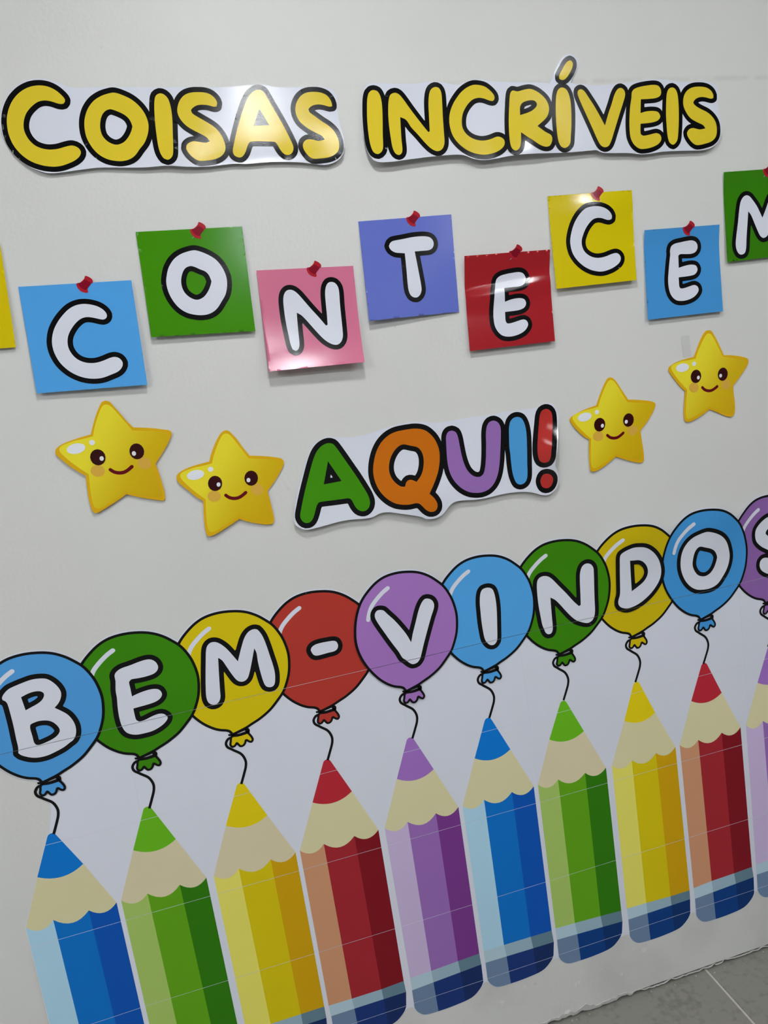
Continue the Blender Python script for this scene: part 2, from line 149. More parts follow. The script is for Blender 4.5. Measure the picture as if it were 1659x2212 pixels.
  'star_2_paper': '5444,14898 5508,14881 5556,14824 5637,14699 5723,14519 5816,14353* 5987,14320 6161,14281 6306,14239 6412,14193 6442,14127 6410,14048 6291,13891 6158,13745 6030,13621* 6047,13455 6059,13267 6065,13109 6055,13025 6016,12975 5917,12978 5757,13024 5587,13091 5407,13183* 5244,13109 5066,13035 4938,12983 4815,12958 4772,12969 4751,13011 4748,13173 4768,13382 4806,13649* 4696,13744 4577,13886 4470,14010 4410,14110 4411,14192 4457,14243 4567,14292 4719,14329 4882,14351 5053,14367* 5105,14486 5181,14623 5282,14771 5373,14868',
  'star_2_body': '5442,14842 5497,14822 5568,14724 5667,14536 5789,14304* 5977,14265 6152,14229 6296,14186 6372,14138 6378,14084 6306,13981 6171,13820 5980,13638* 6000,13449 6019,13212 6023,13103 6004,13036 5940,13021 5766,13073 5596,13139 5410,13240* 5271,13173 5109,13103 4948,13041 4856,13025 4811,13060 4796,13178 4816,13404 4855,13670* 4735,13798 4616,13940 4525,14068 4476,14174 4506,14236 4607,14271 4756,14298 4918,14308 5097,14323* 5149,14449 5238,14613 5340,14768 5395,14827',
  'star_2_shine_large': '4922,14167 4910,14131 4876,14100 4823,14078 4761,14068 4699,14072 4646,14090 4611,14118 4598,14152 4609,14188 4644,14219 4696,14241 4758,14251 4820,14246 4873,14229 4909,14201',
  'star_2_shine_small': '5102,14209 5095,14192 5081,14178 5063,14171 5043,14171 5025,14178 5011,14190 5003,14207 5002,14226 5010,14243 5023,14256 5041,14264 5061,14264 5079,14257 5093,14244 5101,14227',
  'star_2_cheek_left': '5144,13679 5128,13640 5095,13611 5051,13595 5003,13595 4958,13612 4923,13642 4903,13681 4902,13723 4918,13762 4951,13791 4994,13807 5042,13807 5087,13791 5123,13761 5143,13722',
  'star_2_cheek_right': '5962,13667 5946,13626 5914,13595 5872,13578 5825,13577 5782,13594 5748,13625 5729,13665 5728,13708 5744,13749 5776,13780 5818,13797 5864,13798 5908,13782 5942,13751 5961,13711',
  'star_2_eye_left': '5215,13918 5195,13864 5158,13822 5110,13799 5058,13797 5010,13816 4974,13855 4955,13906 4955,13963 4975,14016 5012,14058 5060,14081 5111,14084 5159,14064 5195,14026 5215,13974',
  'star_2_eye_right': '5896,13901 5877,13848 5841,13806 5794,13782 5743,13779 5697,13799 5661,13837 5642,13889 5642,13945 5662,13998 5698,14040 5744,14064 5795,14067 5841,14047 5877,14009 5896,13958',
  'star_2_glint_left': '5179,13901 5174,13886 5163,13874 5150,13867 5136,13866 5123,13872 5113,13883 5108,13897 5108,13914 5113,13929 5123,13941 5137,13948 5151,13948 5164,13943 5174,13932 5179,13917',
  'star_2_glint_right': '5748,13889 5742,13873 5732,13861 5719,13854 5704,13853 5691,13859 5680,13870 5675,13885 5675,13901 5681,13917 5691,13929 5704,13936 5719,13936 5732,13931 5742,13920 5748,13905',
  'star_2_mouth': '5219,13659 5278,13603 5371,13565 5472,13563 5561,13597 5634,13641 5644,13651 5649,13664 5648,13678 5641,13690 5629,13698 5616,13700 5602,13695 5534,13654 5462,13625 5384,13627 5310,13657 5261,13705 5249,13712 5236,13713 5223,13708 5213,13698 5209,13684 5211,13671',
  'star_3_paper': '13552,14762 13617,14737 13698,14644 13787,14481 13931,14233* 14111,14202 14324,14157 14507,14102 14572,14048 14558,13980 14465,13840 14322,13680 14148,13525* 14163,13298 14175,13112 14179,12956 14166,12873 14121,12831 14027,12839 13844,12905 13665,12985 13501,13061* 13352,12981 13187,12897 13025,12840 12901,12833 12867,12867 12866,13048 12881,13268 12918,13526* 12800,13613 12667,13758 12565,13897 12521,13999 12548,14057 12651,14102 12823,14158 12993,14194 13170,14222* 13239,14355 13316,14494 13410,14644 13497,14747',
  'star_3_body': '13558,14706 13614,14687 13685,14591 13784,14405 13906,14177* 14095,14141 14271,14107 14416,14067 14492,14021 14498,13967 14425,13863 14288,13701 14094,13518* 14113,13330 14131,13096 14134,12987 14115,12920 14050,12905 13875,12953 13704,13016 13518,13114* 13377,13046 13213,12974 13051,12910 12958,12892 12913,12926 12898,13043 12919,13268 12961,13534* 12841,13658 12721,13797 12630,13924 12581,14028 12612,14090 12713,14126 12865,14155 13028,14167 13207,14185* 13261,14311 13352,14476 13455,14631 13511,14690',
  'star_3_shine_large': '13031,14028 13019,13992 12984,13961 12931,13938 12868,13927 12805,13931 12752,13947 12717,13974 12704,14008 12716,14044 12751,14075 12803,14098 12866,14108 12928,14105 12982,14089 13018,14062',
  'star_3_shine_small': '13212,14072 13205,14055 13191,14042 13173,14034 13153,14033 13135,14040 13120,14052 13113,14069 13112,14087 13119,14105 13133,14118 13151,14126 13171,14126 13190,14120 13204,14107 13212,14090',
  'star_3_cheek_left': '13252,13547 13235,13508 13202,13478 13158,13461 13109,13461 13064,13477 13029,13506 13009,13544 13008,13586 13025,13625 13058,13655 13102,13671 13150,13672 13195,13656 13231,13627 13251,13589',
  'star_3_cheek_right': '14076,13546 14060,13506 14027,13474 13984,13456 13938,13455 13894,13471 13860,13501 13841,13541 13840,13584 13857,13625 13889,13656 13932,13674 13978,13675 14022,13660 14056,13630 14075,13590',
  'star_3_eye_left': '13324,13784 13304,13731 13266,13689 13218,13665 13166,13662 13118,13681 13082,13719 13062,13769 13063,13826 13083,13879 13121,13921 13169,13945 13221,13948 13269,13929 13305,13892 13325,13841',
  'star_3_eye_right': '14011,13778 13991,13725 13955,13682 13907,13658 13856,13655 13810,13673 13774,13711 13755,13762 13756,13818 13776,13871 13812,13913 13859,13938 13910,13941 13957,13922 13992,13885 14012,13834',
  'star_3_glint_left': '13288,13767 13283,13752 13272,13740 13259,13733 13245,13732 13231,13737 13221,13748 13216,13763 13216,13779 13222,13794 13233,13806 13246,13813 13260,13814 13274,13809 13284,13798 13289,13784',
  'star_3_glint_right': '13862,13763 13856,13748 13845,13736 13832,13729 13817,13728 13804,13733 13793,13744 13788,13759 13788,13775 13794,13790 13804,13802 13818,13810 13833,13810 13846,13805 13856,13794 13862,13780',
  'star_3_mouth': '13327,13528 13386,13472 13480,13437 13581,13436 13671,13471 13745,13516 13755,13525 13761,13539 13760,13553 13753,13564 13741,13572 13727,13574 13714,13569 13645,13527 13572,13498 13493,13498 13419,13526 13370,13574 13358,13581 13344,13582 13331,13576 13322,13566 13318,13553 13319,13539',
  'star_4_paper': '16020,15438 16090,15420 16146,15335 16228,15172 16361,14852* 16506,14834 16699,14793 16876,14738 16963,14691 16970,14613 16890,14496 16745,14347 16533,14150* 16539,13965 16548,13778 16539,13622 16500,13513 16455,13480 16357,13492 16197,13566 16040,13654 15886,13727* 15728,13645 15542,13574 15375,13532 15287,13540 15249,13591 15243,13733 15275,13967 15324,14211* 15216,14324 15091,14495 14989,14647 14959,14734 14980,14780 15096,14839 15258,14879 15435,14904 15611,14917* 15688,15049 15765,15191 15876,15355 15963,15434',
  'star_4_body': '16016,15371 16070,15350 16134,15249 16222,15058 16330,14823* 16514,14776 16684,14732 16825,14683 16897,14632 16899,14578 16823,14479 16681,14325 16481,14153* 16490,13965 16497,13729 16494,13620 16471,13555 16407,13543 16238,13602 16074,13675 15896,13783* 15755,13724 15591,13662 15429,13607 15337,13595 15294,13631 15286,13749 15318,13972 15372,14235* 15261,14367 15151,14513 15068,14645 15025,14752 15058,14812 15160,14842 15309,14862 15470,14865 15647,14872* 15706,14994 15803,15154 15912,15303 15969,15359',
  'star_4_shine_large': '15466,14725 15452,14690 15416,14661 15363,14641 15301,14634 15240,14641 15189,14661 15155,14690 15144,14725 15158,14759 15194,14789 15246,14808 15308,14815 15369,14808 15421,14789 15455,14759',
  'star_4_shine_small': '15646,14759 15638,14742 15623,14729 15605,14723 15586,14723 15568,14731 15555,14744 15548,14762 15548,14780 15556,14797 15571,14809 15589,14816 15608,14815 15626,14808 15639,14794 15646,14777',
  'star_4_cheek_left': '15658,14231 15639,14193 15605,14165 15561,14152 15514,14154 15470,14172 15437,14204 15420,14243 15421,14285 15439,14323 15473,14351 15517,14365 15564,14362 15608,14344 15641,14313 15659,14273',
  'star_4_cheek_right': '16465,14183 16447,14143 16414,14114 16371,14098 16325,14100 16283,14118 16251,14150 16235,14191 16236,14234 16255,14274 16288,14303 16330,14319 16376,14317 16418,14299 16450,14267 16466,14226',
  'star_4_eye_left': '15741,14465 15718,14413 15679,14373 15631,14351 15579,14351 15533,14373 15500,14413 15483,14465 15487,14521 15510,14573 15548,14613 15597,14634 15648,14634 15694,14613 15728,14573 15744,14521',
  'star_4_eye_right': '16413,14418 16391,14366 16353,14326 16306,14304 16255,14304 16211,14325 16178,14365 16162,14417 16165,14473 16187,14525 16225,14565 16272,14586 16322,14587 16367,14566 16400,14526 16417,14474',
  'star_4_glint_left': '15705,14450 15699,14435 15688,14423 15674,14417 15660,14417 15647,14423 15638,14435 15634,14449 15635,14465 15641,14480 15652,14492 15666,14498 15680,14498 15692,14492 15702,14481 15706,14466',
  'star_4_glint_right': '16266,14412 16260,14397 16249,14386 16235,14379 16221,14379 16208,14385 16198,14397 16194,14412 16195,14428 16201,14443 16212,14455 16226,14461 16240,14461 16253,14455 16262,14443 16267,14428',
  'star_4_mouth': '15730,14208 15786,14149 15876,14108 15975,14101 16065,14131 16140,14172 16150,14181 16156,14193 16155,14208 16149,14220 16138,14228 16125,14231 16112,14227 16042,14189 15969,14164 15892,14169 15821,14201 15775,14252 15764,14259 15750,14261 15737,14256 15727,14247 15722,14234 15723,14220',
  'balloon_B_fill': '1379,11357 1583,11297 1765,11195 1913,11072 2056,10917 2174,10686 2228,10482 2250,10285 2235,10094 2191,9893 2111,9699 2019,9540 1878,9392 1701,9236 1478,9107 1298,9034 1190,8990 1032,8945 921,8917* 887,8979 827,9020 685,9070 549,9150 392,9292 230,9505 107,9741 39,9962 18,10172 39,10372 86,10581 171,10798 281,10977 434,11132 635,11278 842,11361 1106,11387',
  'balloon_B_knot': '893,8824 1006,8821 1170,8839 1225,8768 1250,8695 1234,8666 1197,8692 1161,8725 1120,8719 1096,8667 1066,8633 1025,8627 999,8667 972,8706 940,8709 893,8660 868,8655 848,8683 865,8741',
  'balloon_B_shine': '833,11177 705,11107 554,10994 415,10860 331,10712 288,10584 286,10566 293,10548 307,10535 325,10528 343,10529 359,10539 369,10554 409,10675 484,10807 612,10930 756,11038 878,11104 891,11117 898,11134 896,11152 886,11169 870,11179 851,11182',
  'balloon_B_band': '837,8873 906,8860 1025,8886 1184,8918 1192,8922 1198,8930 1200,8940 1197,8950 1190,8958 1181,8963 1171,8963 1013,8931 899,8906 842,8917 832,8917 824,8912 819,8904 818,8894 821,8884 828,8877&898,8832 1028,8817 1219,8832 1231,8836 1239,8844 1243,8857 1241,8870 1233,8881 1222,8888 1210,8890 1023,8876 900,8890 887,8888 877,8882 872,8871 871,8857 876,8845 886,8836&1250,8885 1244,8865 1231,8850 1214,8842 1195,8843 1178,8851 1164,8867 1157,8887 1156,8908 1163,8928 1176,8943 1193,8951 1211,8951 1229,8942 1242,8927 1250,8907',
  'balloon_B_string': '887,8834 803,8814 747,8737 762,8651 833,8587 867,8556 996,8442 1053,8296 1041,8168 981,8019 884,7811',
  'balloon_E_fill': '3172,11349 3377,11289 3561,11189 3709,11067 3853,10914 3971,10686 4026,10485 4048,10290 4033,10102 3989,9903 3909,9712 3816,9555 3673,9408 3496,9254 3271,9127 3090,9054 2982,9011 2823,8967 2710,8939* 2677,9000 2616,9042 2474,9090 2337,9169 2178,9309 2016,9520 1892,9753 1824,9971 1802,10179 1823,10376 1871,10583 1956,10796 2067,10974 2221,11127 2423,11271 2632,11353 2897,11378',
  'balloon_E_knot': '2683,8847 2795,8844 2960,8861 3014,8790 3039,8718 3023,8689 2986,8714 2951,8748 2909,8742 2885,8690 2856,8656 2814,8650 2788,8689 2762,8729 2730,8732 2682,8683 2657,8677 2637,8705 2654,8764',
  'balloon_E_shine': '2622,11171 2494,11102 2342,10990 2202,10858 2117,10712 2074,10586 2072,10567 2079,10550 2093,10537 2111,10530 2130,10531 2146,10541 2156,10556 2196,10675 2271,10805 2400,10927 2545,11033 2667,11099 2681,11111 2688,11128 2686,11147 2675,11163 2659,11173 2640,11176',
  'balloon_E_band': '2627,8895 2695,8883 2814,8909 2973,8941 2981,8945 2987,8953 2989,8963 2986,8973 2980,8981 2971,8985 2961,8986 2802,8954 2688,8928 2631,8940 2622,8940 2613,8935 2608,8927 2607,8917 2611,8907 2618,8899&2687,8854 2817,8839 3008,8854 3020,8858 3028,8867 3032,8879 3030,8892 3023,8904 3012,8911 2999,8913 2813,8898 2689,8913 2677,8911 2667,8904 2661,8893 2660,8880 2666,8868 2675,8859&3040,8908 3033,8888 3020,8873 3003,8865 2985,8865 2967,8874 2954,8889 2946,8909 2946,8931 2952,8950 2965,8965 2982,8973 3001,8973 3018,8965 3032,8949 3039,8929',
  'balloon_E_string': '2676,8857 2593,8836 2536,8760 2552,8674 2622,8610 2656,8579 2785,8464 2842,8319 2830,8190 2770,8042 2674,7834',
  'balloon_M_fill': '4977,11381 5180,11322 5362,11221 5509,11098 5652,10944 5769,10714 5823,10512 5845,10316 5830,10127 5787,9927 5707,9734 5615,9576 5474,9429 5298,9274 5076,9145 4896,9073 4789,9029 4631,8985 4520,8957* 4487,9019 4427,9060 4286,9109 4151,9189 3993,9329 3833,9542 3710,9776 3642,9996 3621,10204 3642,10403 3689,10611 3773,10826 3883,11004 4036,11158 4236,11303 4442,11385 4705,11411',
  'balloon_M_knot': '4494,8865 4606,8862 4771,8879 4825,8808 4850,8736 4834,8706 4797,8732 4762,8766 4720,8759 4696,8707 4667,8673 4625,8667 4599,8707 4572,8746 4541,8749 4493,8700 4468,8695 4448,8723 4465,8781',
  'balloon_M_shine': '4433,11203 4306,11133 4156,11021 4017,10888 3933,10741 3890,10614 3888,10595 3895,10578 3909,10564 3927,10558 3945,10559 3961,10568 3971,10584 4011,10704 4085,10835 4213,10957 4356,11064 4478,11130 4491,11143 4498,11160 4496,11178 4486,11194 4470,11205 4451,11208',
  'balloon_M_band': '4438,8913 4506,8901 4625,8927 4784,8958 4792,8963 4798,8970 4800,8980 4797,8990 4791,8998 4781,9003 4772,9004 4613,8971 4499,8946 4442,8958 4433,8957 4424,8953 4419,8944 4418,8934 4421,8925 4428,8917&4498,8872 4628,8857 4819,8872 4831,8876 4839,8885 4843,8897 4841,8910 4834,8921 4823,8929 4810,8931 4624,8916 4500,8930 4487,8929 4477,8922 4472,8911 4471,8898 4476,8885 4486,8876&4851,8925 4844,8906 4831,8891 4814,8883 4795,8883 4778,8891 4765,8907 4757,8927 4757,8948 4763,8968 4776,8983 4793,8991 4812,8991 4829,8982 4842,8967 4850,8947',
  'balloon_M_string': '4487,8874 4403,8854 4347,8778 4362,8691 4433,8628 4467,8596 4596,8482 4653,8336 4641,8208 4581,8060 4485,7852',
  'balloon_-_fill': '6764,11412 6967,11353 7148,11252 7294,11130 7437,10976 7553,10747 7608,10546 7629,10350 7614,10161 7571,9962 7491,9769 7400,9612 7260,9465 7084,9310 6863,9182 6684,9110 6577,9067 6420,9022 6309,8995* 6276,9056 6216,9097 6076,9146 5941,9225 5784,9366 5624,9577 5502,9811 5434,10030 5413,10238 5434,10436 5481,10644 5565,10858 5674,11036 5827,11190 6026,11334 6232,11416 6493,11442',
  'balloon_-_knot': '6283,8902 6395,8899 6560,8916 6614,8845 6639,8773 6624,8744 6587,8769 6551,8803 6509,8797 6485,8745 6456,8711 6415,8705 6388,8744 6362,8784 6330,8787 6282,8738 6257,8732 6237,8760 6254,8819',
  'balloon_-_shine': '6222,11234 6096,11165 5946,11053 5808,10920 5724,10774 5681,10647 5680,10628 5686,10611 5700,10597 5718,10591 5736,10592 5752,10601 5762,10617 5801,10736 5876,10867 6003,10989 6146,11096 6267,11162 6280,11174 6287,11191 6285,11209 6275,11226 6259,11236 6240,11239',
  'balloon_-_band': '6227,8950 6295,8938 6415,8964 6573,8996 6582,9000 6588,9008 6589,9018 6586,9028 6580,9036 6571,9041 6561,9041 6402,9009 6288,8983 6232,8995 6222,8995 6214,8990 6208,8982 6207,8972 6211,8962 6218,8954&6288,8909 6418,8894 6608,8909 6620,8913 6629,8922 6632,8934 6630,8947 6623,8959 6612,8966 6599,8968 6413,8953 6289,8968 6277,8966 6267,8959 6261,8948 6261,8935 6266,8923 6275,8914&6640,8963 6633,8943 6620,8928 6603,8920 6585,8920 6567,8929 6554,8944 6546,8964 6546,8986 6553,9005 6565,9020 6582,9029 6601,9028 6618,9020 6632,9004 6639,8984',
  'balloon_-_string': '6276,8912 6193,8891 6136,8815 6152,8729 6223,8665 6256,8634 6385,8520 6443,8374 6431,8245 6370,8097 6274,7889',
  'balloon_V_fill': '8590,11452 8787,11392 8963,11290 9105,11166 9244,11010 9357,10778 9409,10573 9430,10375 9416,10183 9374,9981 9296,9786 9208,9626 9071,9477 8901,9320 8686,9191 8512,9117 8409,9073 8256,9028 8149,9000* 8116,9062 8059,9104 7922,9154 7791,9234 7639,9376 7484,9591 7365,9828 7299,10050 7279,10262 7299,10462 7345,10673 7426,10890 7532,11070 7680,11226 7874,11373 8073,11456 8327,11482',
  'balloon_V_knot': '8125,8907 8238,8904 8402,8922 8456,8851 8481,8778 8466,8749 8429,8775 8393,8808 8352,8802 8328,8750 8298,8716 8257,8710 8230,8749 8204,8789 8172,8792 8124,8743 8099,8738 8079,8766 8096,8824',
  'balloon_V_shine': '8064,11272 7941,11201 7796,11087 7662,10953 7581,10804 7539,10676 7538,10657 7544,10639 7557,10626 7575,10619 7593,10620 7608,10630 7617,10645 7656,10767 7728,10899 7852,11023 7990,11131 8108,11198 8121,11211 8127,11228 8125,11246 8115,11263 8100,11273 8081,11277',
  'balloon_V_band': '8069,8956 8137,8943 8257,8969 8415,9001 8424,9005 8430,9013 8431,9023 8429,9033 8422,9041 8413,9046 8403,9046 8245,9014 8131,8989 8074,9000 8064,9000 8056,8995 8051,8987 8050,8977 8053,8967 8060,8960&8130,8915 8260,8900 8451,8915 8462,8918 8471,8927 8474,8940 8472,8953 8465,8964 8454,8971 8441,8973 8255,8958 8131,8973 8119,8971 8109,8965 8103,8953 8103,8940 8108,8928 8118,8919&8482,8968 8475,8948 8463,8933 8446,8925 8427,8925 8410,8934 8396,8949 8389,8969 8388,8991 8395,9011 8408,9026 8425,9034 8443,9034 8461,9025 8474,9010 8482,8990',
  'balloon_V_string': '8118,8917 8035,8897 7978,8820 7994,8734 8065,8670 8099,8639 8228,8525 8285,8379 8273,8250 8212,8102 8116,7894',
  'balloon_I_fill': '10351,11451 10551,11391 10729,11290 10873,11167 11013,11012 11128,10782 11181,10579 11202,10382 11188,10192 11145,9992 11067,9798 10977,9640 10839,9492 10666,9336 10448,9208 10272,9135 10167,9091 10012,9047 9904,9019* 9871,9080 9812,9122 9674,9171 9541,9251 9387,9392 9229,9605 9109,9840 9042,10061 9022,10270 9042,10470 9089,10678 9171,10894 9278,11073 9429,11227 9625,11373 9827,11455 10085,11481',
  'balloon_I_knot': '9879,8926 9991,8923 10156,8941 10210,8869 10235,8797 10219,8768 10182,8794 10147,8827 10105,8821 10081,8769 10052,8735 10010,8729 9984,8768 9957,8808 9926,8811 9878,8762 9853,8756 9833,8784 9850,8843',
  'balloon_I_shine': '9818,11272 9693,11202 9546,11089 9410,10956 9328,10809 9285,10681 9284,10663 9290,10645 9304,10631 9322,10625 9340,10626 9355,10636 9365,10651 9404,10771 9477,10903 9602,11026 9743,11133 9862,11199 9875,11212 9881,11229 9879,11247 9870,11263 9854,11274 9835,11277',
  'balloon_I_band': '9823,8974 9891,8962 10010,8988 10169,9020 10177,9024 10183,9032 10185,9042 10182,9052 10176,9060 10166,9065 10157,9065 9998,9033 9884,9007 9827,9019 9817,9019 9809,9014 9804,9006 9803,8996 9806,8986 9813,8978&9883,8933 10013,8919 10204,8933 10216,8937 10224,8946 10228,8958 10226,8971 10219,8983 10208,8990 10195,8992 10009,8977 9885,8992 9872,8990 9862,8983 9857,8972 9856,8959 9861,8947 9871,8938&10236,8987 10229,8967 10216,8952 10199,8944 10180,8944 10163,8953 10150,8968 10142,8988 10142,9010 10148,9030 10161,9045 10178,9053 10197,9052 10214,9044 10227,9028 10235,9008',
  'balloon_I_string': '9872,8936 9788,8916 9732,8839 9747,8753 9818,8689 9852,8658 9981,8544 10038,8398 10026,8269 9966,8121 9870,7913',
  'balloon_N_fill': '12134,11444 12340,11384 12524,11282 12672,11158 12817,11002 12935,10769 12990,10565 13011,10367 12997,10175 12953,9973 12872,9778 12779,9618 12637,9469 12459,9312 12234,9182 12053,9109 11944,9065 11785,9020 11673,8992* 11639,9054 11578,9096 11436,9145 11299,9226 11140,9368 10977,9583 10853,9820 10785,10042 10763,10253 10784,10454 10832,10665 10917,10882 11028,11062 11183,11218 11385,11365 11594,11448 11859,11474',
  'balloon_N_knot': '11645,8899 11757,8896 11922,8913 11976,8842 12001,8770 11985,8741 11948,8766 11913,8800 11871,8794 11847,8742 11818,8708 11776,8702 11750,8741 11723,8781 11692,8784 11644,8734 11619,8729 11599,8757 11616,8816',
  'balloon_N_shine': '11584,11264 11456,11193 11304,11079 11164,10945 11079,10796 11035,10668 11034,10649 11040,10631 11054,10617 11072,10611 11091,10612 11107,10622 11117,10637 11157,10759 11232,10891 11362,11015 11507,11123 11629,11190 11643,11203 11650,11220 11648,11239 11637,11255 11621,11266 11602,11269',
  'balloon_N_band': '11589,8947 11657,8935 11776,8961 11935,8993 11943,8997 11949,9005 11951,9015 11948,9025 11942,9033 11933,9037 11923,9038 11764,9006 11650,8980 11593,8992 11584,8992 11575,8987 11570,8979 11569,8969 11572,8959 11580,8951&11649,8906 11779,8891 11970,8906 11982,8910 11990,8919 11994,8931 11992,8944 11985,8956 11974,8963 11961,8965 11775,8950 11651,8965 11639,8963 11628,8956 11623,8945 11622,8932 11627,8920 11637,8911&12002,8960 11995,8940 11982,8925 11965,8917 11947,8917 11929,8926 11916,8941 11908,8961 11908,8983 11914,9002 11927,9017 11944,9025 11963,9025 11980,9017 11994,9001 12001,8981',
  'balloon_N_string': '11638,8909 11554,8888 11498,8812 11514,8726 11584,8662 11618,8630 11747,8516 11804,8371 11792,8242 11732,8094 11636,7886',
  'balloon_D_fill': '13918,11455 14121,11394 14302,11292 14448,11167 14591,11010 14707,10776 14761,10570 14783,10371 14768,10178 14725,9974 14645,9778 14554,9617 14413,9467 14238,9309 14016,9178 13837,9105 13730,9060 13574,9015 13463,8987* 13430,9049 13370,9091 13229,9141 13095,9222 12938,9366 12778,9582 12655,9820 12588,10044 12567,10257 12587,10459 12635,10670 12718,10889 12828,11071 12980,11228 13180,11375 13385,11459 13647,11485',
  'balloon_D_knot': '13436,8894 13549,8891 13713,8908 13768,8837 13793,8765 13777,8736 13740,8761 13705,8795 13663,8789 13639,8737 13610,8703 13568,8696 13542,8736 13515,8776 13483,8778 13436,8729 13411,8724 13391,8752 13408,8810',
  'balloon_D_shine': '13376,11273 13249,11203 13100,11088 12961,10953 12878,10803 12835,10673 12833,10655 12840,10637 12854,10623 12872,10616 12890,10618 12906,10627 12915,10643 12955,10765 13029,10899 13157,11023 13300,11132 13421,11200 13434,11212 13440,11229 13438,11248 13428,11265 13412,11275 13394,11279',
  'balloon_D_band': '13381,8942 13449,8930 13568,8956 13727,8988 13735,8992 13741,9000 13743,9009 13740,9019 13734,9028 13724,9032 13715,9033 13556,9000 13442,8975 13385,8987 13375,8986 13367,8982 13362,8974 13361,8964 13364,8954 13371,8946&13441,8901 13571,8886 13762,8901 13774,8905 13782,8914 13786,8926 13784,8939 13777,8950 13765,8958 13753,8960 13566,8945 13443,8959 13430,8958 13420,8951 13415,8940 13414,8927 13419,8915 13429,8905&13793,8955 13787,8935 13774,8920 13757,8912 13738,8912 13721,8920 13708,8936 13700,8956 13699,8977 13706,8997 13719,9012 13736,9020 13755,9020 13772,9012 13785,8996 13793,8976',
  'balloon_D_string': '13430,8904 13346,8883 13290,8807 13305,8721 13376,8657 13410,8625 13539,8511 13596,8366 13584,8237 13524,8089 13428,7881',
  'balloon_O_fill': '15686,11482 15885,11421 16063,11318 16207,11193 16347,11036 16461,10802 16515,10596 16536,10396 16521,10203 16479,9999 16401,9802 16311,9641 16173,9491 16000,9333 15782,9202 15606,9128 15501,9084 15347,9038 15238,9010* 15205,9072 15147,9115 15009,9165 14876,9246 14722,9389 14565,9606 14444,9844 14378,10069 14357,10282 14377,10484 14424,10696 14506,10915 14614,11097 14764,11254 14960,11402 15162,11486 15419,11512',
  'balloon_O_knot': '15213,8917 15326,8914 15490,8931 15545,8860 15570,8788 15554,8759 15517,8784 15481,8818 15440,8812 15416,8760 15386,8726 15345,8720 15319,8759 15292,8799 15260,8802 15213,8753 15187,8747 15168,8775 15185,8834',
  'balloon_O_shine': '15152,11300 15028,11229 14881,11114 14745,10979 14663,10829 14621,10699 14619,10680 14626,10662 14639,10649 14657,10642 14675,10643 14690,10653 14700,10669 14739,10791 14812,10924 14937,11049 15078,11158 15197,11226 15210,11239 15216,11256 15214,11275 15204,11291 15189,11302 15170,11305',
  'balloon_O_band': '15157,8965 15226,8953 15345,8979 15503,9011 15512,9015 15518,9023 15520,9033 15517,9043 15510,9051 15501,9055 15491,9056 15333,9024 15219,8998 15162,9010 15152,9010 15144,9005 15139,8997 15138,8987 15141,8977 15148,8969&15218,8924 15348,8909 15539,8924 15551,8928 15559,8937 15563,8949 15561,8962 15553,8974 15542,8981 15530,8983 15343,8968 15220,8983 15207,8981 15197,8974 15191,8963 15191,8950 15196,8938 15206,8929&15570,8978 15564,8958 15551,8943 15534,8935 15515,8935 15498,8944 15484,8959 15477,8979 15476,9001 15483,9020 15496,9035 15513,9043 15531,9043 15549,9035 15562,9019 15570,8999',
  'balloon_O_string': '15207,8927 15123,8906 15067,8830 15082,8744 15153,8680 15187,8649 15316,8535 15373,8389 15361,8260 15301,8112 15204,7904',
  'balloon_S_fill': '17452,11478 17655,11417 17836,11315 17982,11191 18125,11035 18241,10803 18295,10599 18317,10400 18302,10209 18259,10007 18179,9812 18088,9652 17947,9503 17772,9346 17550,9216 17372,9143 17265,9099 17108,9054 16997,9026* 16964,9088 16904,9130 16764,9179 16629,9260 16472,9402 16312,9617 16190,9854 16122,10076 16101,10287 16122,10488 16169,10698 16253,10916 16362,11096 16515,11252 16714,11399 16920,11482 17181,11508',
  'balloon_S_knot': '16971,8933 17083,8930 17248,8947 17302,8876 17327,8804 17311,8775 17274,8800 17239,8834 17197,8828 17173,8776 17144,8742 17102,8736 17076,8775 17050,8815 17018,8818 16970,8769 16945,8763 16925,8791 16942,8850',
  'balloon_S_shine': '16910,11297 16784,11227 16634,11113 16496,10979 16412,10830 16369,10701 16368,10683 16374,10665 16388,10651 16406,10645 16424,10646 16440,10656 16450,10671 16489,10792 16563,10925 16691,11049 16834,11157 16955,11224 16968,11236 16975,11254 16973,11272 16963,11288 16947,11299 16928,11302',
  'balloon_S_band': '16915,8981 16983,8969 17103,8995 17261,9027 17269,9031 17275,9039 17277,9049 17274,9059 17268,9067 17259,9072 17249,9072 17090,9040 16976,9014 16919,9026 16910,9026 16901,9021 16896,9013 16895,9003 16899,8993 16906,8985&16975,8940 17105,8925 17296,8940 17308,8944 17316,8953 17320,8965 17318,8978 17311,8990 17300,8997 17287,8999 17101,8984 16977,8999 16965,8997 16955,8990 16949,8979 16949,8966 16954,8954 16963,8945&17328,8994 17321,8974 17308,8959 17291,8951 17273,8951 17255,8960 17242,8975 17234,8995 17234,9017 17240,9036 17253,9051 17270,9060 17289,9059 17306,9051 17320,9035 17327,9015',
  'balloon_S_string': '16964,8943 16881,8922 16824,8846 16840,8760 16910,8696 16944,8665 17073,8551 17130,8405 17118,8276 17058,8128 16962,7920',
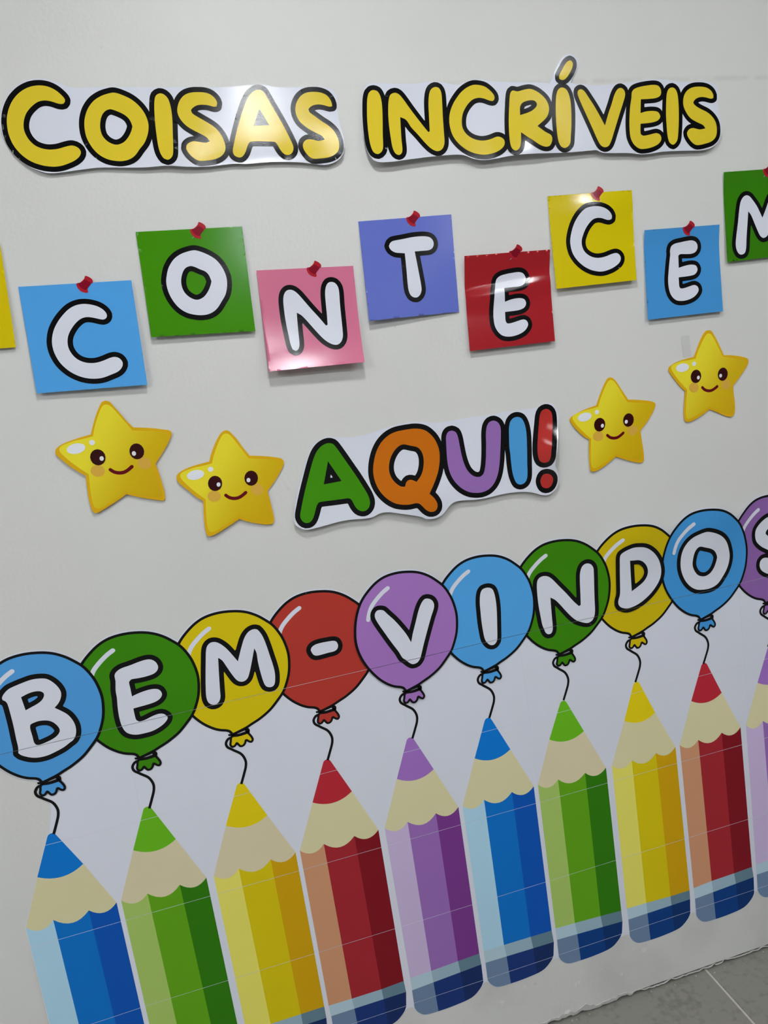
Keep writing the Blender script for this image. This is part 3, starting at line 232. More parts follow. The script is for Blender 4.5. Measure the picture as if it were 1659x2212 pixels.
  'balloon_B_letter': '582,10685 636,10757 725,10822 832,10853 991,10886 1148,10908 1298,10895 1406,10858 1501,10762 1567,10645 1590,10537 1564,10442 1506,10354 1420,10280* 1513,10198 1610,10100 1675,9973 1702,9848 1693,9731 1658,9636 1606,9575 1547,9546 1415,9477 1261,9428 1111,9394 955,9392 832,9422 728,9475 661,9522 628,9568* 647,9666 650,9856 658,10102 657,10334 648,10553 623,10610 585,10641|900,10620* 1032,10660 1149,10672 1247,10653 1294,10603 1285,10540 1236,10479 1148,10428 1038,10391 924,10354*|949,10063 984,10076 1090,10093 1203,10079 1298,10040 1373,9962 1417,9862 1410,9797 1350,9731 1263,9688 1139,9654 1019,9634 958,9650 935,9693 931,9826 927,10003',
  'balloon_E_letter': '2580,10651 2619,10705 2715,10753 2893,10779 3074,10811 3206,10820 3290,10800 3358,10736 3386,10634 3354,10562 3279,10515 3158,10496 3011,10492 2852,10498 2809,10460 2807,10341 2805,10165* 2954,10201 3104,10220 3221,10216 3304,10188 3344,10129 3350,10063 3296,9995 3199,9954 3048,9935 2782,9921* 2781,9768 2792,9676 2836,9637 2947,9644 3103,9686 3224,9701 3308,9675 3366,9587 3305,9504 3188,9435 3045,9390 2896,9380 2735,9389 2626,9431 2564,9483 2537,9530 2508,9643 2498,9808 2510,10014 2533,10200 2539,10342 2575,10541 2574,10589',
  'balloon_M_letter': '4316,10732 4356,10828 4427,10881 4517,10877 4598,10826 4699,10709 4792,10549 4875,10391* 4933,10524 4999,10672 5092,10847 5185,10939 5283,10969 5357,10947 5388,10902 5437,10785 5478,10579 5505,10375 5532,10170 5542,10002 5524,9856 5496,9763 5446,9721 5375,9725 5319,9764 5289,9863 5268,10051 5255,10285 5259,10482 5234,10582* 5196,10480 5135,10313 5064,10132 5004,10014 4933,9965 4856,9967 4788,10017 4719,10149 4645,10330 4581,10484 4517,10548* 4497,10398 4462,10128 4431,9873 4415,9745 4378,9671 4317,9629 4241,9631 4175,9689 4152,9793 4170,9970 4219,10252 4280,10563',
  'balloon_-_letter': '6324,10282 6349,10339 6416,10378 6524,10393 6675,10390 6810,10379 6866,10346 6887,10262 6856,10191 6789,10159 6667,10156 6528,10148 6422,10149 6367,10178 6338,10232',
  'balloon_V_letter': '7849,10817 7923,10790 7988,10705 8119,10534 8246,10330 8332,10167 8398,9991* 8461,10170 8560,10404 8659,10639 8744,10780 8818,10844 8897,10838 8970,10787 9004,10692 8983,10601 8903,10441 8783,10178 8661,9898 8571,9676 8536,9602 8461,9530 8362,9518 8290,9571 8222,9651 8166,9705 8108,9848 7986,10085 7867,10335 7762,10565 7726,10683 7738,10759 7786,10812',
  'balloon_I_letter': '10042,10708 10097,10785 10221,10799 10307,10756 10342,10674 10360,10521 10359,10342 10340,10121 10315,9901 10286,9665 10266,9594 10203,9532 10133,9530 10070,9571 10008,9683 9988,9868 9983,10110 9991,10332 10002,10523',
  'balloon_N_letter': '11529,10784 11619,10751 11705,10670 11842,10489 11994,10290 12131,10093 12251,9949* 12297,9965* 12317,10192 12338,10494 12360,10673 12410,10800 12478,10855 12558,10863 12634,10825 12682,10739 12683,10608 12664,10350 12641,10046 12622,9772 12590,9639 12532,9558 12438,9524 12358,9537 12265,9578 12158,9640 12057,9740 11932,9906 11809,10085 11712,10205 11610,10280* 11603,10160 11593,9887 11583,9613 11564,9525 11518,9474 11462,9474 11404,9523 11376,9613 11348,9712 11332,9899 11316,10146 11317,10403 11334,10626 11365,10725 11434,10778',
  'balloon_D_letter': '13310,10856 13335,10920 13412,10966 13533,11004 13640,11022 13748,11013 13891,10980 14021,10908 14154,10781 14254,10622 14303,10458 14310,10302 14268,10158 14176,10024 14033,9885 13859,9769 13688,9691 13521,9651 13407,9645 13313,9673 13237,9720 13197,9797 13208,9878 13249,9975 13267,10062 13286,10361 13300,10662|13544,10736* 13653,10722 13764,10705 13859,10650 13939,10549 13976,10434 13964,10329 13910,10233 13825,10159 13706,10092 13550,10018* 13552,10307 13548,10568',
  'balloon_O_letter': '15473,11026 15585,11002 15745,10933 15894,10829 16001,10691 16060,10528 16087,10339 16054,10162 15981,10009 15881,9879 15762,9754 15647,9694 15498,9667 15317,9680 15175,9718 15038,9813 14924,9961 14848,10142 14815,10330 14833,10540 14892,10709 15002,10851 15142,10947 15296,10996|15331,10706 15435,10669 15594,10605 15684,10538 15738,10443 15755,10365* 15725,10262 15657,10126 15561,10029 15449,9985 15341,9996 15237,10053 15155,10178 15121,10317 15142,10461 15190,10601 15261,10686',
  'balloon_S_letter': '17196,11039 17080,11003 16939,10915 16836,10802 16810,10658 16841,10519 16968,10377 17149,10257 17295,10144 17364,10047* 17249,10039 17135,10072 17005,10093 16916,10036 16888,9924 16928,9815 17035,9725 17164,9669 17337,9681 17479,9787 17569,9955 17564,10159 17480,10326 17318,10475 17172,10587 17100,10667 17163,10755 17298,10779 17448,10751 17542,10741 17566,10829 17496,10950 17349,11027',
  'pencil_0': '11,6072 1699,6074 514,6081 1173,6072 841,7838 422,7032 1270,7055 8,2376 520,2376 1174,2376 1686,2376 8,2095 1686,2095 -1,1653 64,1518 217,1398 508,1372 904,1378 1331,1430 1564,1591 1654,1729',
  'pencil_1': '1790,6086 3456,6067 2295,6079 2927,6074 2634,7882 2213,7062 3037,7058 1782,2388 2295,2388 2948,2388 3461,2388 1782,2107 3461,2107 1774,1665 1839,1530 1991,1410 2283,1384 2678,1390 3105,1441 3339,1603 3429,1741',
  'pencil_2': '3602,6056 5291,6077 4111,6068 4770,6073 4466,7884 4031,7060 4872,7047 3610,2382 4123,2382 4776,2382 5288,2382 3610,2101 5288,2101 3602,1659 3666,1524 3819,1404 4110,1378 4506,1383 4933,1435 5167,1597 5256,1734',
  'pencil_3': '5385,6086 7081,6063 5895,6087 6554,6075 6254,7911 5818,7062 6662,7079 5384,2367 5898,2355 6569,2350 7082,2374 5397,2102 7096,2093 5389,1660 5453,1524 5606,1404 5898,1379 6293,1384 6720,1436 6954,1597 7044,1735',
  'pencil_4': '7220,6058 8896,6075 7732,6058 8376,6074 8063,7928 7648,7086 8475,7087 7236,2392 7729,2402 8367,2427 8881,2444 7232,2082 8891,2160 7224,1639 7289,1504 7441,1384 7733,1359 8128,1364 8555,1416 8789,1577 8879,1715',
  'pencil_5': '8993,6068 10684,6067 9496,6076 10157,6075 9834,7925 9415,7084 10254,7075 8990,2470 9483,2455 10144,2443 10670,2429 8993,2163 10687,2126 8985,1721 9049,1586 9202,1465 9493,1440 9889,1445 10316,1497 10550,1659 10639,1796',
  'pencil_6': '10789,6079 12475,6031 11279,6067 11949,6045 11622,7876 11190,7061 12037,7045 10769,2450 11261,2428 11920,2393 12460,2359 10771,2152 12461,2075 10763,1710 10827,1574 10980,1454 11271,1429 11667,1434 12094,1486 12328,1647 12417,1785',
  'pencil_7': '12628,6037 14285,6067 13138,6034 13767,6046 13450,7885 13054,7032 13848,7038 12609,2365 13125,2346 13779,2314 14301,2308 12617,2068 14293,2072 12609,1626 12673,1490 12826,1370 13118,1345 13513,1350 13940,1402 14174,1563 14264,1701',
  'pencil_8': '14400,6079 16054,6102 14896,6078 15535,6096 15223,7919 14804,7077 15623,7086 14416,2330 14921,2364 15555,2373 16066,2390 14425,2037 16091,2101 14417,1595 14482,1459 14634,1339 14926,1314 15321,1319 15748,1371 15982,1532 16072,1670',
  'pencil_9': '16207,6106 17864,6106 16676,6104 17351,6105 17024,7928 16608,7097 17441,7097 16185,2421 16698,2421 17351,2421 17864,2421 16185,2141 17864,2141 16177,1699 16241,1563 16394,1443 16685,1418 17081,1423 17508,1475 17742,1636 17831,1774',
}
def lift(terms, X, Z):
    # height of a sheet above the wall (m) at wall position X, Z
    h = 0.0 * X + 0.0008
    for t in terms:
        k = t[0]
        if k == 'b':      # four corner heights TL TR BR BL (mm), box, power down the sheet
            _, a, b, c, d, x0, x1, z0, z1, pw = t
            u = np.clip((X - x0) / (x1 - x0), 0, 1); v = np.clip((z1 - Z) / (z1 - z0), 0, 1) ** pw
            h = h + 0.001 * ((a * (1 - u) + b * u) * (1 - v) + (d * (1 - u) + c * u) * v)
        elif k == 'g':    # smooth bump: height (mm), centre, widths
            _, a, cx, cz, sx, sz = t
            h = h + 0.001 * a * np.exp(-((X - cx) / sx) ** 2 - ((Z - cz) / sz) ** 2)
        elif k == 'v':    # valley crease between the lifted top and bottom of a sheet
            _, a, b, vl, vr, w, x0, x1, z0, z1 = t
            u = (X - x0) / (x1 - x0); v = (z1 - Z) / (z1 - z0)
            v0 = vl * (1 - u) + vr * u
            s = v - v0
            up = 0.5 * (np.sqrt(s * s + w * w) - s); dn = 0.5 * (np.sqrt(s * s + w * w) + s)
            h = h + 0.001 * (a * up / v0 + b * dn / (1 - v0))
        elif k == 'w':    # ripple: height (mm), wavelength, phase, direction
            _, a, L, ph, dx, dz = t
            h = h + 0.001 * a * (0.5 + 0.5 * np.sin(6.2832 * (X * dx + Z * dz) / L + ph))
    return h

# ------------------------------------------------------------------ helpers
def lin(c):
    return tuple(((v / 255) / 12.92 if v / 255 <= 0.04045 else ((v / 255 + 0.055) / 1.055) ** 2.4) for v in c)
PAPER_ALBEDO = (0.745, 0.77, 0.855)
def albedo(c, white):
    # colour of a print, read next to the white paper it is printed on
    return tuple(min(0.9, max(0.002, a / b * w)) for a, b, w in zip(lin(c), lin(white), PAPER_ALBEDO))
MATS = {}
def material(name, rgb, rough=0.45, spec=0.5, bump=None, grain=None):
    if name in MATS: return MATS[name]
    m = bpy.data.materials.new(name); m.use_nodes = True
    nt = m.node_tree; b = nt.nodes['Principled BSDF']
    b.inputs['Base Color'].default_value = (*rgb, 1)
    b.inputs['Roughness'].default_value = rough
    b.inputs['Specular IOR Level'].default_value = spec
    if grain or bump:
        tc = nt.nodes.new('ShaderNodeTexCoord')
        mp = nt.nodes.new('ShaderNodeMapping'); nt.links.new(tc.outputs['Object'], mp.inputs['Vector'])
    if grain:      # faint print / paper mottling
        n = nt.nodes.new('ShaderNodeTexNoise'); n.inputs['Scale'].default_value = grain[0]; n.inputs['Detail'].default_value = 5
        nt.links.new(mp.outputs['Vector'], n.inputs['Vector'])
        mx = nt.nodes.new('ShaderNodeMix'); mx.data_type = 'RGBA'
        mx.inputs['A'].default_value = (*[v * (1 - grain[1]) for v in rgb], 1)
        mx.inputs['B'].default_value = (*[min(1, v * (1 + grain[1])) for v in rgb], 1)
        nt.links.new(n.outputs['Fac'], mx.inputs['Factor']); nt.links.new(mx.outputs['Result'], b.inputs['Base Color'])
    if bump:       # scale vector, strength, distance
        mp2 = nt.nodes.new('ShaderNodeMapping'); nt.links.new(tc.outputs['Object'], mp2.inputs['Vector'])
        mp2.inputs['Scale'].default_value = bump[0]
        n2 = nt.nodes.new('ShaderNodeTexNoise'); n2.inputs['Scale'].default_value = 1; n2.inputs['Detail'].default_value = 4
        nt.links.new(mp2.outputs['Vector'], n2.inputs['Vector'])
        bp = nt.nodes.new('ShaderNodeBump'); bp.inputs['Strength'].default_value = bump[1]; bp.inputs['Distance'].default_value = bump[2]
        nt.links.new(n2.outputs['Fac'], bp.inputs['Height']); nt.links.new(bp.outputs['Normal'], b.inputs['Normal'])
    MATS[name] = m
    return m
GLOSS = dict(rough=0.13, spec=0.5, bump=((120, 120, 1100), 0.07, 0.001))
SATIN = dict(rough=0.45, spec=0.2)
def glossy(name, c, white): return material(name, albedo(c, white), **GLOSS)
def satin(name, c, white): return material(name, albedo(c, white), grain=(7, 0.03), **SATIN)

def empty(name, loc, label, cat, group=None):
    o = bpy.data.objects.new(name, None); COL.objects.link(o)
    o.empty_display_size = 0.05; o.location = loc
    o['label'] = label; o['category'] = cat
    if group: o['group'] = group
    return o
def link(name, me, mat, parent=None, label=None):
    o = bpy.data.objects.new(name, me); COL.objects.link(o)
    o.cycles.shadow_terminator_geometry_offset = 0.2
    for m in (mat if isinstance(mat, (list, tuple)) else [mat]): me.materials.append(m)
    if parent is not None:
        o.parent = parent
        root = parent
        off = Vector(parent.location)
        while root.parent is not None:
            root = root.parent; off += Vector(root.location)
        o.location = -off          # mesh data are in wall coordinates; the child sits at the world origin
    if label: o['label'] = label
    return o

def read(name):
    loops = []
    for lp in SHAPES[name].split('|'):
        P, C = [], []
        for t in lp.split():
            c = t.endswith('*'); x, z = t.rstrip('*').split(',')
            P.append((int(x) / 1e4, int(z) / 1e4)); C.append(c)
        loops.append((np.array(P), C))
    return loops
def spline(P, C, step=0.004):
    # closed Catmull-Rom through the points; starred points stay sharp
    n = len(P); out = []
    for i in range(n):
        p0, p1, p2, p3 = P[i - 1], P[i], P[(i + 1) % n], P[(i + 2) % n]
        if C[i]: p0 = 2 * p1 - p2
        if C[(i + 1) % n]: p3 = 2 * p2 - p1
        d0 = max(np.linalg.norm(p1 - p0), 1e-6); d1 = max(np.linalg.norm(p2 - p1), 1e-6); d2 = max(np.linalg.norm(p3 - p2), 1e-6)
        m1 = (p2 - p0) / (d0 + d1) * d1; m2 = (p3 - p1) / (d1 + d2) * d1
        if C[i] and C[(i + 1) % n]: m1 = m2 = p2 - p1
        k = max(1, int(round(d1 / step)))
        for j in range(k):
            t = j / k; t2 = t * t; t3 = t2 * t
            out.append((2 * t3 - 3 * t2 + 1) * p1 + (t3 - 2 * t2 + t) * m1 + (-2 * t3 + 3 * t2) * p2 + (t3 - t2) * m2)
    return np.array(out)
def outline(name, step=0.004):
    return [spline(P, C, step) for P, C in read(name)]
def inside(loops, Q):
    r = np.zeros(len(Q), bool)
    for L in loops:
        A = L; B = np.roll(L, -1, 0)
        for (ax, ay), (bx, by) in zip(A, B):
            if ay == by: continue
            hit = ((ay > Q[:, 1]) != (by > Q[:, 1])) & (Q[:, 0] < (bx - ax) * (Q[:, 1] - ay) / (by - ay) + ax)
            r ^= hit
    return r
def dist(loops, Q):
    d = np.full(len(Q), 1e9)
    for L in loops:
        A = L; B = np.roll(L, -1, 0)
        for a, b in zip(A, B):
            v = b - a; w = Q - a
            t = np.clip((w @ v) / max(v @ v, 1e-12), 0, 1)
            e = w - t[:, None] * v
            d = np.minimum(d, e[:, 0] ** 2 + e[:, 1] ** 2)
    return np.sqrt(d)
def contour(F, x0, z0, g):
    # marching squares of F = 0 (negative inside), chained into closed loops
    nz, nx = F.shape
    F = np.where(F == 0, 1e-9, F)
    seg = {}
    def ex(i, j): a, b = F[j, i], F[j, i + 1]; return ('h', i, j), (x0 + (i + a / (a - b)) * g, z0 + j * g)
    def ez(i, j): a, b = F[j, i], F[j + 1, i]; return ('v', i, j), (x0 + i * g, z0 + (j + a / (a - b)) * g)
    S = F < 0
    act = np.argwhere((S[:-1, :-1] != S[1:, :-1]) | (S[:-1, :-1] != S[:-1, 1:]) | (S[:-1, :-1] != S[1:, 1:]))
    adj = {}; pos = {}
    for j, i in act:
        E = []
        if S[j, i] != S[j, i + 1]: E.append(ex(i, j))
        if S[j, i + 1] != S[j + 1, i + 1]: E.append(ez(i + 1, j))
        if S[j + 1, i] != S[j + 1, i + 1]: E.append(ex(i, j + 1))
        if S[j, i] != S[j + 1, i]: E.append(ez(i, j))
        prs = [(0, 1)] if len(E) == 2 else ([(0, 1), (2, 3)] if S[j, i + 1] else [(0, 3), (1, 2)])
        for a, b in prs:
            for k in (a, b): pos[E[k][0]] = E[k][1]
            adj.setdefault(E[a][0], []).append(E[b][0]); adj.setdefault(E[b][0], []).append(E[a][0])
    loops = []; seen = set()
    for s in adj:
        if s in seen: continue
        loop = [s]; seen.add(s); cur = s
        while True:
            nxt = [q for q in adj[cur] if q not in seen]
            if not nxt: break
            cur = nxt[0]; seen.add(cur); loop.append(cur)
        P = np.array([pos[q] for q in loop])
        keep = np.linalg.norm(P - np.roll(P, 1, 0), axis=1) > g * 0.25
        P = P[keep]
        if len(P) > 5: loops.append(P)
    return loops
def grow(loops, t, g=0.0015):
    # the black line around a printed letter: everything within t of the letter
    A = np.vstack(loops); pad = t + 3 * g
    x0, z0 = A.min(0) - pad; x1, z1 = A.max(0) + pad
    nx = int((x1 - x0) / g) + 2; nz = int((z1 - z0) / g) + 2
    XX, ZZ = np.meshgrid(x0 + np.arange(nx) * g, z0 + np.arange(nz) * g)
    Q = np.stack([XX.ravel(), ZZ.ravel()], 1)
    F = np.where(inside(loops, Q), -1, 1) * dist(loops, Q) - t
    return contour(F.reshape(nz, nx), x0, z0, g)

TRI = {}      # triangulation shared by the sheets cut from one silhouette
def flat_mesh(name, loops, h, terms=(), grid=0.02, thick=0.0, cuts=(), rect=None, split=None, gap=0.0005):
    # a cut-out lying h above its sheet; the sheet itself follows lift(terms)
    ck = (id(loops), grid)
    if rect is None or ck not in TRI:
        V, E, k = [], [], 0
        for L in loops:
            n = len(L); V += [tuple(p) for p in L]; E += [(k + i, k + (i + 1) % n) for i in range(n)]; k += n
        A = np.vstack(loops)
        if grid:
            x0, z0 = A.min(0); x1, z1 = A.max(0)
            XX, ZZ = np.meshgrid(np.arange(x0 + grid * .5, x1, grid), np.arange(z0 + grid * .5, z1, grid))
            Q = np.stack([XX.ravel(), ZZ.ravel()], 1)
            if len(Q):
                ok = inside(loops, Q)
                Q = Q[ok]
                if len(Q): Q = Q[dist(loops, Q) > grid * .3]
                V += [tuple(q) for q in Q]
        vv, ee, ff, *_ = delaunay_2d_cdt([Vector(v) for v in V], E, [], 0, 1e-7)
        vv = np.array([(v.x, v.y) for v in vv]); ff = np.array([f for f in ff if len(f) == 3])
        cen = vv[ff].mean(1)
        ff = ff[inside(loops, cen)]
        if rect is not None: TRI[ck] = (vv, ff)
    else:
        vv, ff = TRI[ck]
    bm = bmesh.new()
    bv = [bm.verts.new((p[0], 0, p[1])) for p in vv]
    for f in ff:
        a, b, c = vv[f]
        cr = (b[0] - a[0]) * (c[1] - a[1]) - (b[1] - a[1]) * (c[0] - a[0])
        if abs(cr) < 1e-12: continue
        idx = f if cr > 0 else f[::-1]          # faces look into the room (-y)
        bm.faces.new([bv[i] for i in idx])
    for v in [v for v in bm.verts if not v.link_faces]: bm.verts.remove(v)
    def slab(axis, a, b):
        no = (1, 0, 0) if axis == 'x' else (0, 0, 1)
        for c in (a, b):
            co = (c, 0, 0) if axis == 'x' else (0, 0, c)
            bmesh.ops.bisect_plane(bm, geom=bm.verts[:] + bm.edges[:] + bm.faces[:], plane_co=co, plane_no=no, dist=1e-7)
        i = 0 if axis == 'x' else 2
        kill = [f for f in bm.faces if a < f.calc_center_median()[i] < b]
        bmesh.ops.delete(bm, geom=kill, context='FACES')
    for c in cuts: slab('z', c - gap, c + gap)
    if rect:
        for no, co in (((1, 0, 0), (rect[1], 0, 0)), ((-1, 0, 0), (rect[0], 0, 0)), ((0, 0, 1), (0, 0, rect[3])), ((0, 0, -1), (0, 0, rect[2]))):
            bmesh.ops.bisect_plane(bm, geom=bm.verts[:] + bm.edges[:] + bm.faces[:], plane_co=co, plane_no=no, dist=1e-7, clear_outer=True)
    if not bm.faces:
        bm.free(); return None
    bm.verts.ensure_lookup_table()
    X = np.array([v.co.x for v in bm.verts]); Z = np.array([v.co.z for v in bm.verts])
    Y = -lift(terms, X, Z) - h
    for v, y in zip(bm.verts, Y): v.co.y = y
    for f in bm.faces: f.smooth = True
    if thick:
        bed = [e for e in bm.edges if len(e.link_faces) == 1]
        quads = []
        for e in bed:
            lp = e.link_loops[0]; quads.append((lp.vert.co.copy(), lp.link_loop_next.vert.co.copy()))
        back = {v: bm.verts.new(v.co + Vector((0, thick, 0))) for v in list(bm.verts)}
        for f in list(bm.faces):
            nf = bm.faces.new([back[v] for v in reversed(f.verts)]); nf.smooth = True
        d = Vector((0, thick, 0))
        for a, b in quads:
            w = [bm.verts.new(p) for p in (b, a, a + d, b + d)]
            bm.faces.new(w)
    me = bpy.data.meshes.new(name)
    bm.to_mesh(me); bm.free()
    return me

def sub_box(bm, x0, x1, y0, y1, z0, z1, bevel=0.0):
    r = bmesh.ops.create_cube(bm, size=1)
    for v in r['verts']:
        v.co = Vector(((x0 + x1) / 2 + v.co.x * (x1 - x0), (y0 + y1) / 2 + v.co.y * (y1 - y0), (z0 + z1) / 2 + v.co.z * (z1 - z0)))
    if bevel:
        ed = list({e for v in r['verts'] for e in v.link_edges})
        bmesh.ops.bevel(bm, geom=ed, offset=bevel, segments=2, affect='EDGES')
def box_mesh(name, *boxes, bevel=0.0):
    bm = bmesh.new()
    for b in boxes: sub_box(bm, *b, bevel=bevel)
    me = bpy.data.meshes.new(name); bm.to_mesh(me); bm.free()
    return me
def structure(name, me, mat, parent=None):
    o = link(name, me, mat, parent)
    if parent is None: o['kind'] = 'structure'
    return o

# ------------------------------------------------------------------ the setting
def wall_material():
    m = bpy.data.materials.new('painted_plaster'); m.use_nodes = True
    nt = m.node_tree; N = nt.nodes; K = nt.links; b = N['Principled BSDF']
    b.inputs['Roughness'].default_value = 0.55; b.inputs['Specular IOR Level'].default_value = 0.3
    tc = N.new('ShaderNodeTexCoord'); sp = N.new('ShaderNodeSeparateXYZ'); K.new(tc.outputs['Object'], sp.inputs[0])
    def math_(op, a, b_=None, clamp=False):
        n = N.new('ShaderNodeMath'); n.operation = op; n.use_clamp = clamp
        for i, v in enumerate((a, b_)):
            if v is None: continue
            if isinstance(v, (int, float)): n.inputs[i].default_value = v
            else: K.new(v, n.inputs[i])
        return n.outputs[0]
    def noise(scale, detail=4, vec=None):
        n = N.new('ShaderNodeTexNoise'); n.inputs['Scale'].default_value = scale; n.inputs['Detail'].default_value = detail
        K.new(vec or tc.outputs['Object'], n.inputs['Vector']); return n.outputs['Fac']
    # old joint line scuffed across the top of the wall, broken up by noise
    zc = math_('ADD', math_('MULTIPLY', sp.outputs['X'], -0.035), 2.1135)
    d = math_('ABSOLUTE', math_('SUBTRACT', sp.outputs['Z'], zc))
    band = math_('SUBTRACT', 1.0, math_('DIVIDE', d, 0.008), True)
    right = math_('MULTIPLY', math_('SUBTRACT', sp.outputs['X'], 0.80), 3.0, True)
    brk = math_('MULTIPLY', math_('SUBTRACT', noise(26, 6), 0.40), 6.0, True)
    scuff = math_('MULTIPLY', math_('MULTIPLY', band, right), brk)
    # skirting zone rubbed and dirty
    low = math_('MULTIPLY', math_('SUBTRACT', 1.0, math_('DIVIDE', sp.outputs['Z'], 0.30), True), 1.8, True)
    dirt = math_('MULTIPLY', low, math_('MULTIPLY', math_('SUBTRACT', noise(7, 6), 0.42), 4.0, True))
    spots = math_('MULTIPLY', math_('SUBTRACT', noise(38, 2), 0.735), 12.0, True)
    f = math_('ADD', math_('MULTIPLY', scuff, 0.30), math_('ADD', math_('MULTIPLY', dirt, 0.28), math_('MULTIPLY', spots, 0.3)), True)
    mx = N.new('ShaderNodeMix'); mx.data_type = 'RGBA'
    mx.inputs['A'].default_value = (0.70, 0.70, 0.672, 1); mx.inputs['B'].default_value = (0.42, 0.41, 0.39, 1)
    K.new(f, mx.inputs['Factor'])
    mo = N.new('ShaderNodeMix'); mo.data_type = 'RGBA'; mo.blend_type = 'MULTIPLY'; mo.inputs['Factor'].default_value = 1
    ra = N.new('ShaderNodeMapRange'); ra.inputs['To Min'].default_value = 0.955; ra.inputs['To Max'].default_value = 1.045
    K.new(noise(4, 6), ra.inputs['Value']); K.new(mx.outputs['Result'], mo.inputs['A']); K.new(ra.outputs['Result'], mo.inputs['B'])
    K.new(mo.outputs['Result'], b.inputs['Base Color'])
    chip = math_('MULTIPLY', math_('MULTIPLY', math_('SUBTRACT', noise(21, 3), 0.645), 30.0, True), math_('SUBTRACT', 1.0, math_('DIVIDE', sp.outputs['Z'], 0.17), True), True)
    mc = N.new('ShaderNodeMix'); mc.data_type = 'RGBA'; K.new(chip, mc.inputs['Factor']); K.new(mo.outputs['Result'], mc.inputs['A']); mc.inputs['B'].default_value = (0.85, 0.85, 0.84, 1)
    K.new(mc.outputs['Result'], b.inputs['Base Color'])
    bp = N.new('ShaderNodeBump'); bp.inputs['Strength'].default_value = 0.25; bp.inputs['Distance'].default_value = 0.0035
    hsum = math_('ADD', math_('MULTIPLY', noise(150, 5), 0.7), math_('MULTIPLY', noise(45, 3), 0.5))
    K.new(hsum, bp.inputs['Height']); K.new(bp.outputs['Normal'], b.inputs['Normal'])
    return m
plaster = wall_material()
X0, X1, Y0 = -3.0, 4.2, -5.0
structure('wall_back', box_mesh('wall_back', (X0, X1, 0.0, 0.15, 0.012, CEILING)), plaster)
plain = material('bounce_cut_grey_paint', (0.20, 0.20, 0.20), 0.6, 0.3, grain=(3, 0.04))  # unseen walls and ceiling, darkened to grey to cut bounce light and reflections
structure('wall_left', box_mesh('wall_left', (X0 - 0.15, X0, Y0, 0.15, 0, CEILING)), plain)
structure('wall_right', box_mesh('wall_right', (X1, X1 + 0.15, Y0, 0.15, 0, CEILING)), plain)
structure('wall_front', box_mesh('wall_front', (X0 - 0.15, X1 + 0.15, Y0 - 0.15, Y0, 0, CEILING)), plain)
structure('ceiling', box_mesh('ceiling', (X0 - 0.15, X1 + 0.15, Y0 - 0.15, 0.15, CEILING, CEILING + 0.1)), plain)

# floor: grout bed with grey tiles laid on it (the joint that runs out from the wall shows at the lower right)
def tile_material():
    m = material('grey_floor_tile', (0.235, 0.225, 0.20), 0.55, 0.35)
    nt = m.node_tree; N = nt.nodes; K = nt.links; b = N['Principled BSDF']
    tc = N.new('ShaderNodeTexCoord')
    n1 = N.new('ShaderNodeTexNoise'); n1.inputs['Scale'].default_value = 9; n1.inputs['Detail'].default_value = 8
    n2 = N.new('ShaderNodeTexNoise'); n2.inputs['Scale'].default_value = 60; n2.inputs['Detail'].default_value = 4
    K.new(tc.outputs['Object'], n1.inputs['Vector']); K.new(tc.outputs['Object'], n2.inputs['Vector'])
    ad = N.new('ShaderNodeMath'); ad.operation = 'ADD'; K.new(n1.outputs['Fac'], ad.inputs[0]); K.new(n2.outputs['Fac'], ad.inputs[1])
    cr = N.new('ShaderNodeValToRGB'); cr.color_ramp.elements[0].position = 0.7; cr.color_ramp.elements[1].position = 1.35
    cr.color_ramp.elements[0].color = (0.165, 0.160, 0.138, 1); cr.color_ramp.elements[1].color = (0.235, 0.228, 0.20, 1)
    K.new(ad.outputs[0], cr.inputs['Fac']); K.new(cr.outputs['Color'], b.inputs['Base Color'])
    return m
tile_m = tile_material()
grout_m = material('pale_grout', (0.50, 0.48, 0.42), 0.8, 0.2, grain=(60, 0.15))
floor = structure('floor', box_mesh('floor', (X0 - 0.15, X1 + 0.15, Y0 - 0.15, 0.15, -0.1, -0.0015)), grout_m)
TS, JX, JW = 0.60, 1.457, 0.0028
tiles = {}
i0, i1 = int(math.floor((X0 - JX) / TS)), int(math.ceil((X1 - JX) / TS))
for i in range(i0, i1):
    for j in range(0, 9):
        xa, xb = max(X0, JX + i * TS), min(X1, JX + (i + 1) * TS)
        yb, ya = -j * TS, max(Y0, -(j + 1) * TS)
        if yb - ya < 0.03 or xb - xa < 0.03: continue
        o = link('floor_tile', box_mesh('floor_tile', (xa + JW, xb - JW, ya + JW, yb - (JW if j else -0.01), -0.012, 0.0), bevel=0.0008), tile_m, floor)

# ragged foot of the plaster: broken white skim, dark gap behind it and chips lying along the joint
rng = np.random.default_rng(4)
white_skim = material('chipped_white_skim', (0.50, 0.50, 0.475), 0.75, 0.2, bump=((300, 300, 300), 0.5, 0.002))
bm = bmesh.new()
xs = np.arange(X0 + 0.02, X1 - 0.02, 0.006)
def rough_line(k, w): return np.abs(np.convolve(rng.normal(0, 1, len(xs)), np.ones(w) / math.sqrt(w), 'same')) * k
patch = np.clip(np.sin(xs * 7.1 + 0.6) + 0.7 * np.sin(xs * 17.3) + 0.2, 0, 1)      # where white skim is left
low = 0.0045 + rough_line(0.0035, 5)
top = low + 0.0025 + (0.004 + rough_line(0.006, 7)) * patch
prev = None
for x, a, t in zip(xs, low, top):
    d = 0.0006 + 0.0008 * rng.random()
    v = [bm.verts.new((x, 0.0, t)), bm.verts.new((x, -d, t - 0.001)), bm.verts.new((x, -d, a)), bm.verts.new((x, 0.004, a))]
    if prev:
        for q in range(3): bm.faces.new((prev[q], v[q], v[q + 1], prev[q + 1]))
    prev = v
bmesh.ops.recalc_face_normals(bm, faces=bm.faces[:])
me = bpy.data.meshes.new('trim_1'); bm.to_mesh(me); bm.free()
